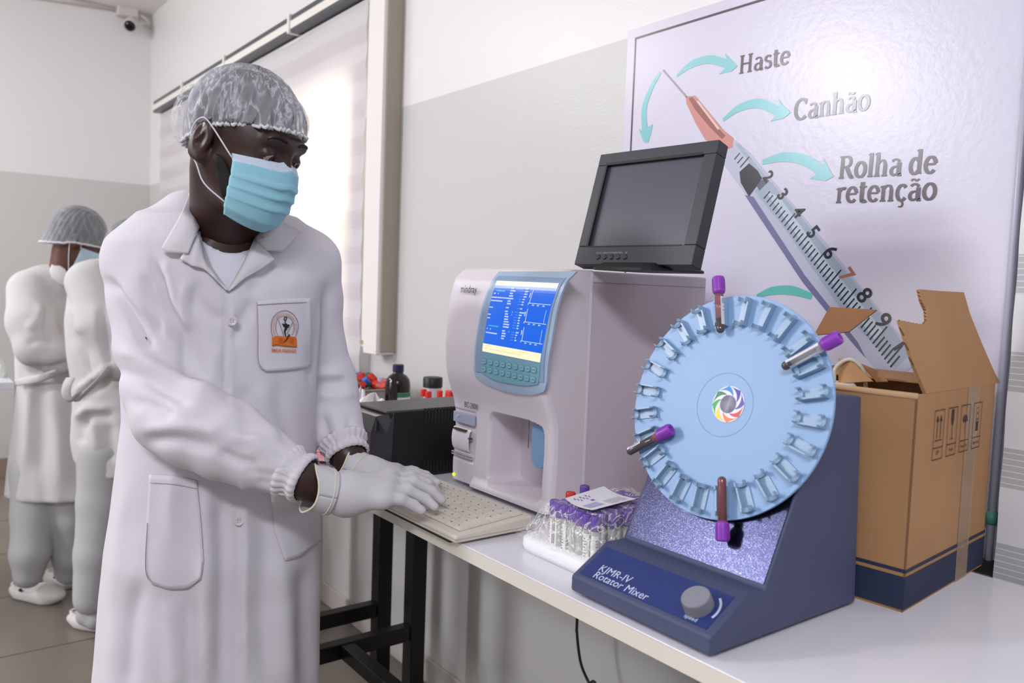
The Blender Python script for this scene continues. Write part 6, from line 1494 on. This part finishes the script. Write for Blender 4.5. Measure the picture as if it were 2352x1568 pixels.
def bg_head(par, c, R, al_, pt_, skin, rimdrop=.0, mask=True, net=net_m):
    fh = H_R*math.sin(al_)-H_F*math.cos(al_); fx = fh*math.cos(pt_)-ZU*math.sin(pt_); ly = np.cross(ZU, fh); hz_ = np.cross(fx, ly); A_ = (fx, ly, hz_)
    P = lambda x, y, z: c+(fx*x+ly*y+hz_*z)*R; v = Vol(c-.2, c+.2, .0075); v.lo
    v.add(v.ell(P(-.012, 0, .04), (.094*R, .074*R, .086*R), A_), .01); v.add(v.ell(P(.034, 0, -.045), (.056*R, .055*R, .066*R), A_), .03); v.add(v.cap(P(.09, 0, .01), P(.112, 0, -.03), .009*R, .012*R), .012)
    for sg in (-1, 1): v.add(v.ell(P(-.006, .077*sg, -.005), (.018, .009, .03), A_), .006); v.sub(v.ell(P(.1, .033*sg, .003), (.016, .016, .012), A_), .012)
    v.add(v.cap(P(-.02, 0, -.05), c-ZU*.26-fh*.06, .052, .058), .02)
    V_, Q_ = v.mesh(); o = npmesh('body', relax(V_, Q_, 1), Q_, skin, par)
    NU, NV = 96, 20; mb = MB()
    def np_(u, w):
        th = 2*pi*u; cc, ss = math.cos(th), math.sin(th); ph = w*pi/2*1.25; rx, ry, rz = .102, .086, .100
        q = min(ph, pi/2); x = -.014+rx*math.sin(q)*cc; y = ry*math.sin(q)*ss; z = .042+rz*math.cos(q)
        zr = -.006+.28*max(x, -.04)-(.04*(-cc) if cc < 0 else 0)
        if ph > pi/2: z = .042+(zr-.042)*((ph-pi/2)/(pi/2*.25))
        return P(x+.002*math.sin(th*23), y+.002*math.sin(th*31+1), z)
    mb.grid(np_, NU, NV); nt_ = mb.build('hair_net', net, par, smooth=True, fix=False); MB().tube([np_(i/90, 1.0) for i in range(90)], .004, 6, closed=True).build('net_elastic', net_w, nt_, smooth=True)
    hb_ = MB(); hb_.grid(lambda u, w: P(*(np.array([-.012, 0, .04])+np.array([.098*math.cos(2*pi*u)*math.sin(w*1.75), .078*math.sin(2*pi*u)*math.sin(w*1.75), .090*math.cos(w*1.75)]))), 40, 14); hb_.build('hair', hair_m, par, smooth=True, fix=False)
    if mask:
        def mp(u, w):
            ph = math.radians(-78+156*u); Rx = np.interp(w, [0, .3, .7, 1], [.100, .116, .116, .086]); Ry = np.interp(w, [0, .6, 1], [.066, .067, .046]); return P(Rx*math.cos(ph), Ry*math.sin(ph), np.interp(w, [0, 1], [-.008, -.125])-.008*(1-math.cos(ph)))
        mk = MB().grid(mp, 24, 16).build('face_mask', mat('mask_pale', (176, 200, 214), .7), par, smooth=True, fix=False, solid=.0015)
        for sg, u in ((-1, 0), (1, 1)): MB().tube(crv([mp(u, .05), P(.0, .080*sg, .028), P(-.025, .082*sg, .005), P(-.01, .076*sg, -.05), mp(u, .9)], 6), .0018, 6).build('ear_loop', loopm, mk, smooth=True)
    return o
net_g = net_mat('hair_net_grey', (150, 154, 160), .55, .85, 18)
bg_head(wa, at(178, 556, DA-.02), 1.0, math.radians(118), math.radians(24), skin_b, net=net_g)
def leg_pair(par, chains, m=trous):
    allp = [p for ch, _ in chains for p in ch]; lo, hi = box_around(allp, .14); v = Vol(lo, hi, .010)
    for ch, rs in chains: v.chain(ch, rs, .02)
    V_, Q_ = v.mesh(); n = vnorm(V_, Q_); V_ = V_+n*(.005*snoise(V_, np.array([22, 22, 10]), 14))[:, None]; return npmesh('trousers', relax(V_, Q_, 1), Q_, m, par)
leg_pair(wa, [([at(88, 1080, DA), at(78, 1180, DA-.02), at(68, 1270, DA-.05), at(64, 1318, DA-.05)], [.105, .082, .072, .055]), ([at(170, 1080, DA+.02), at(172, 1180, DA+.05), at(166, 1270, DA+.08), at(158, 1310, DA+.1)], [.105, .088, .074, .056])])
clog(onz(136, 1386, 0.0), onz(34, 1366, 0.0), wa, .048); clog(onz(178, 1352, 0.0), onz(112, 1338, 0.0), wa, .044)
# second woman, mostly hidden behind the man
wb = thing('person', 'woman in short tied white overall, half hidden behind the masked man', 'person', tuple(at(240, 1430, 3.0)*[1, 1, 0]))
DB = 3.0
lo, hi = box_around([at(150, 600, DB), at(380, 600, DB), at(150, 1100, DB), at(380, 1100, DB)], .24)
v = Vol(lo, hi, .011)
v.add(rowsdf(v, [(600, 225, 290, DB), (630, 188, 330, DB), (670, 162, 360, DB), (740, 154, 366, DB), (820, 158, 360, DB), (885, 168, 352, DB), (940, 172, 360, DB), (1010, 168, 368, DB), (1055, 176, 372, DB), (1090, 205, 372, DB)], .60, 0), .01)
v.chain([at(205, 650, DB-.10), at(238, 750, DB-.16), at(262, 830, DB-.16)], [.080, .074, .066], .03); v.chain([at(262, 830, DB-.16), at(330, 850, DB-.05)], [.066, .05], .02)
V_, Q_ = v.mesh(); V_ = relax(V_, Q_, 1); n = vnorm(V_, Q_)
cr_ = [([(236, 700), (240, 780), (256, 850)], .018, -.02), ([(165, 780), (200, 850), (230, 880)], .02, .010), ([(172, 900), (215, 870), (252, 838)], .012, .016), ([(176, 925), (222, 892), (262, 862)], .014, -.016), ([(172, 960), (200, 940), (260, 935)], .014, .016), ([(180, 985), (210, 955), (262, 955)], .014, -.014), ([(190, 960), (186, 1020)], .018, -.012), ([(215, 960), (222, 1040)], .018, .012), ([(250, 970), (262, 1060)], .02, -.012), ([(170, 700), (186, 770)], .02, .010)]
V_ = V_+n*(creases(V_, n, cr_)+.004*snoise(V_, np.array([12, 12, 7]), 15)+.0025*snoise(V_, np.array([35, 35, 18]), 16))[:, None]
cw_ = npmesh('overall', V_, Q_, coat_b, wb)
MB().tube(crv([at(162, 868, DB-.24), at(154, 885, DB-.26), at(152, 905, DB-.26), at(162, 918, DB-.25), at(176, 908, DB-.24), at(186, 900, DB-.23)], 6), .016, 8, flat=.25).build('tie_band', coat_b, cw_, smooth=True)
MB().tube(crv([at(176, 920, DB-.22), at(200, 898, DB-.24), at(228, 870, DB-.25), at(254, 838, DB-.25)], 6), .014, 8, flat=.3).build('tie_band', coat_b, cw_, smooth=True)
bg_head(wb, at(306, 592, DB+.04), 1.0, math.radians(150), math.radians(20), skin_b, net=net_g)
leg_pair(wb, [([at(248, 1040, DB), at(240, 1150, DB), at(226, 1270, DB-.01), at(212, 1372, DB-.02)], [.105, .092, .080, .064]), ([at(330, 1040, DB+.02), at(330, 1160, DB+.03), at(320, 1280, DB+.03), at(318, 1350, DB+.04)], [.105, .092, .078, .064])])
sock = mat('sock_grey', (176, 176, 178), .8)
v = Vol(at(205, 1405, DB)-[.12, .12, .1], at(205, 1405, DB)+[.12, .12, .1], .007); v.chain([at(208, 1380, DB-.02), at(200, 1412, DB-.02), at(218, 1424, DB-.03)], [.042, .036, .034], .01); V_, Q_ = v.mesh(); npmesh('sock', V_, Q_, sock, wb)
clog(onz(262, 1446, 0), onz(166, 1434, 0), wb, .044); clog(onz(368, 1420, 0), onz(290, 1405, 0), wb, .044)
for o in bpy.data.objects:
    if '_r' in o.keys(): del o['_r']
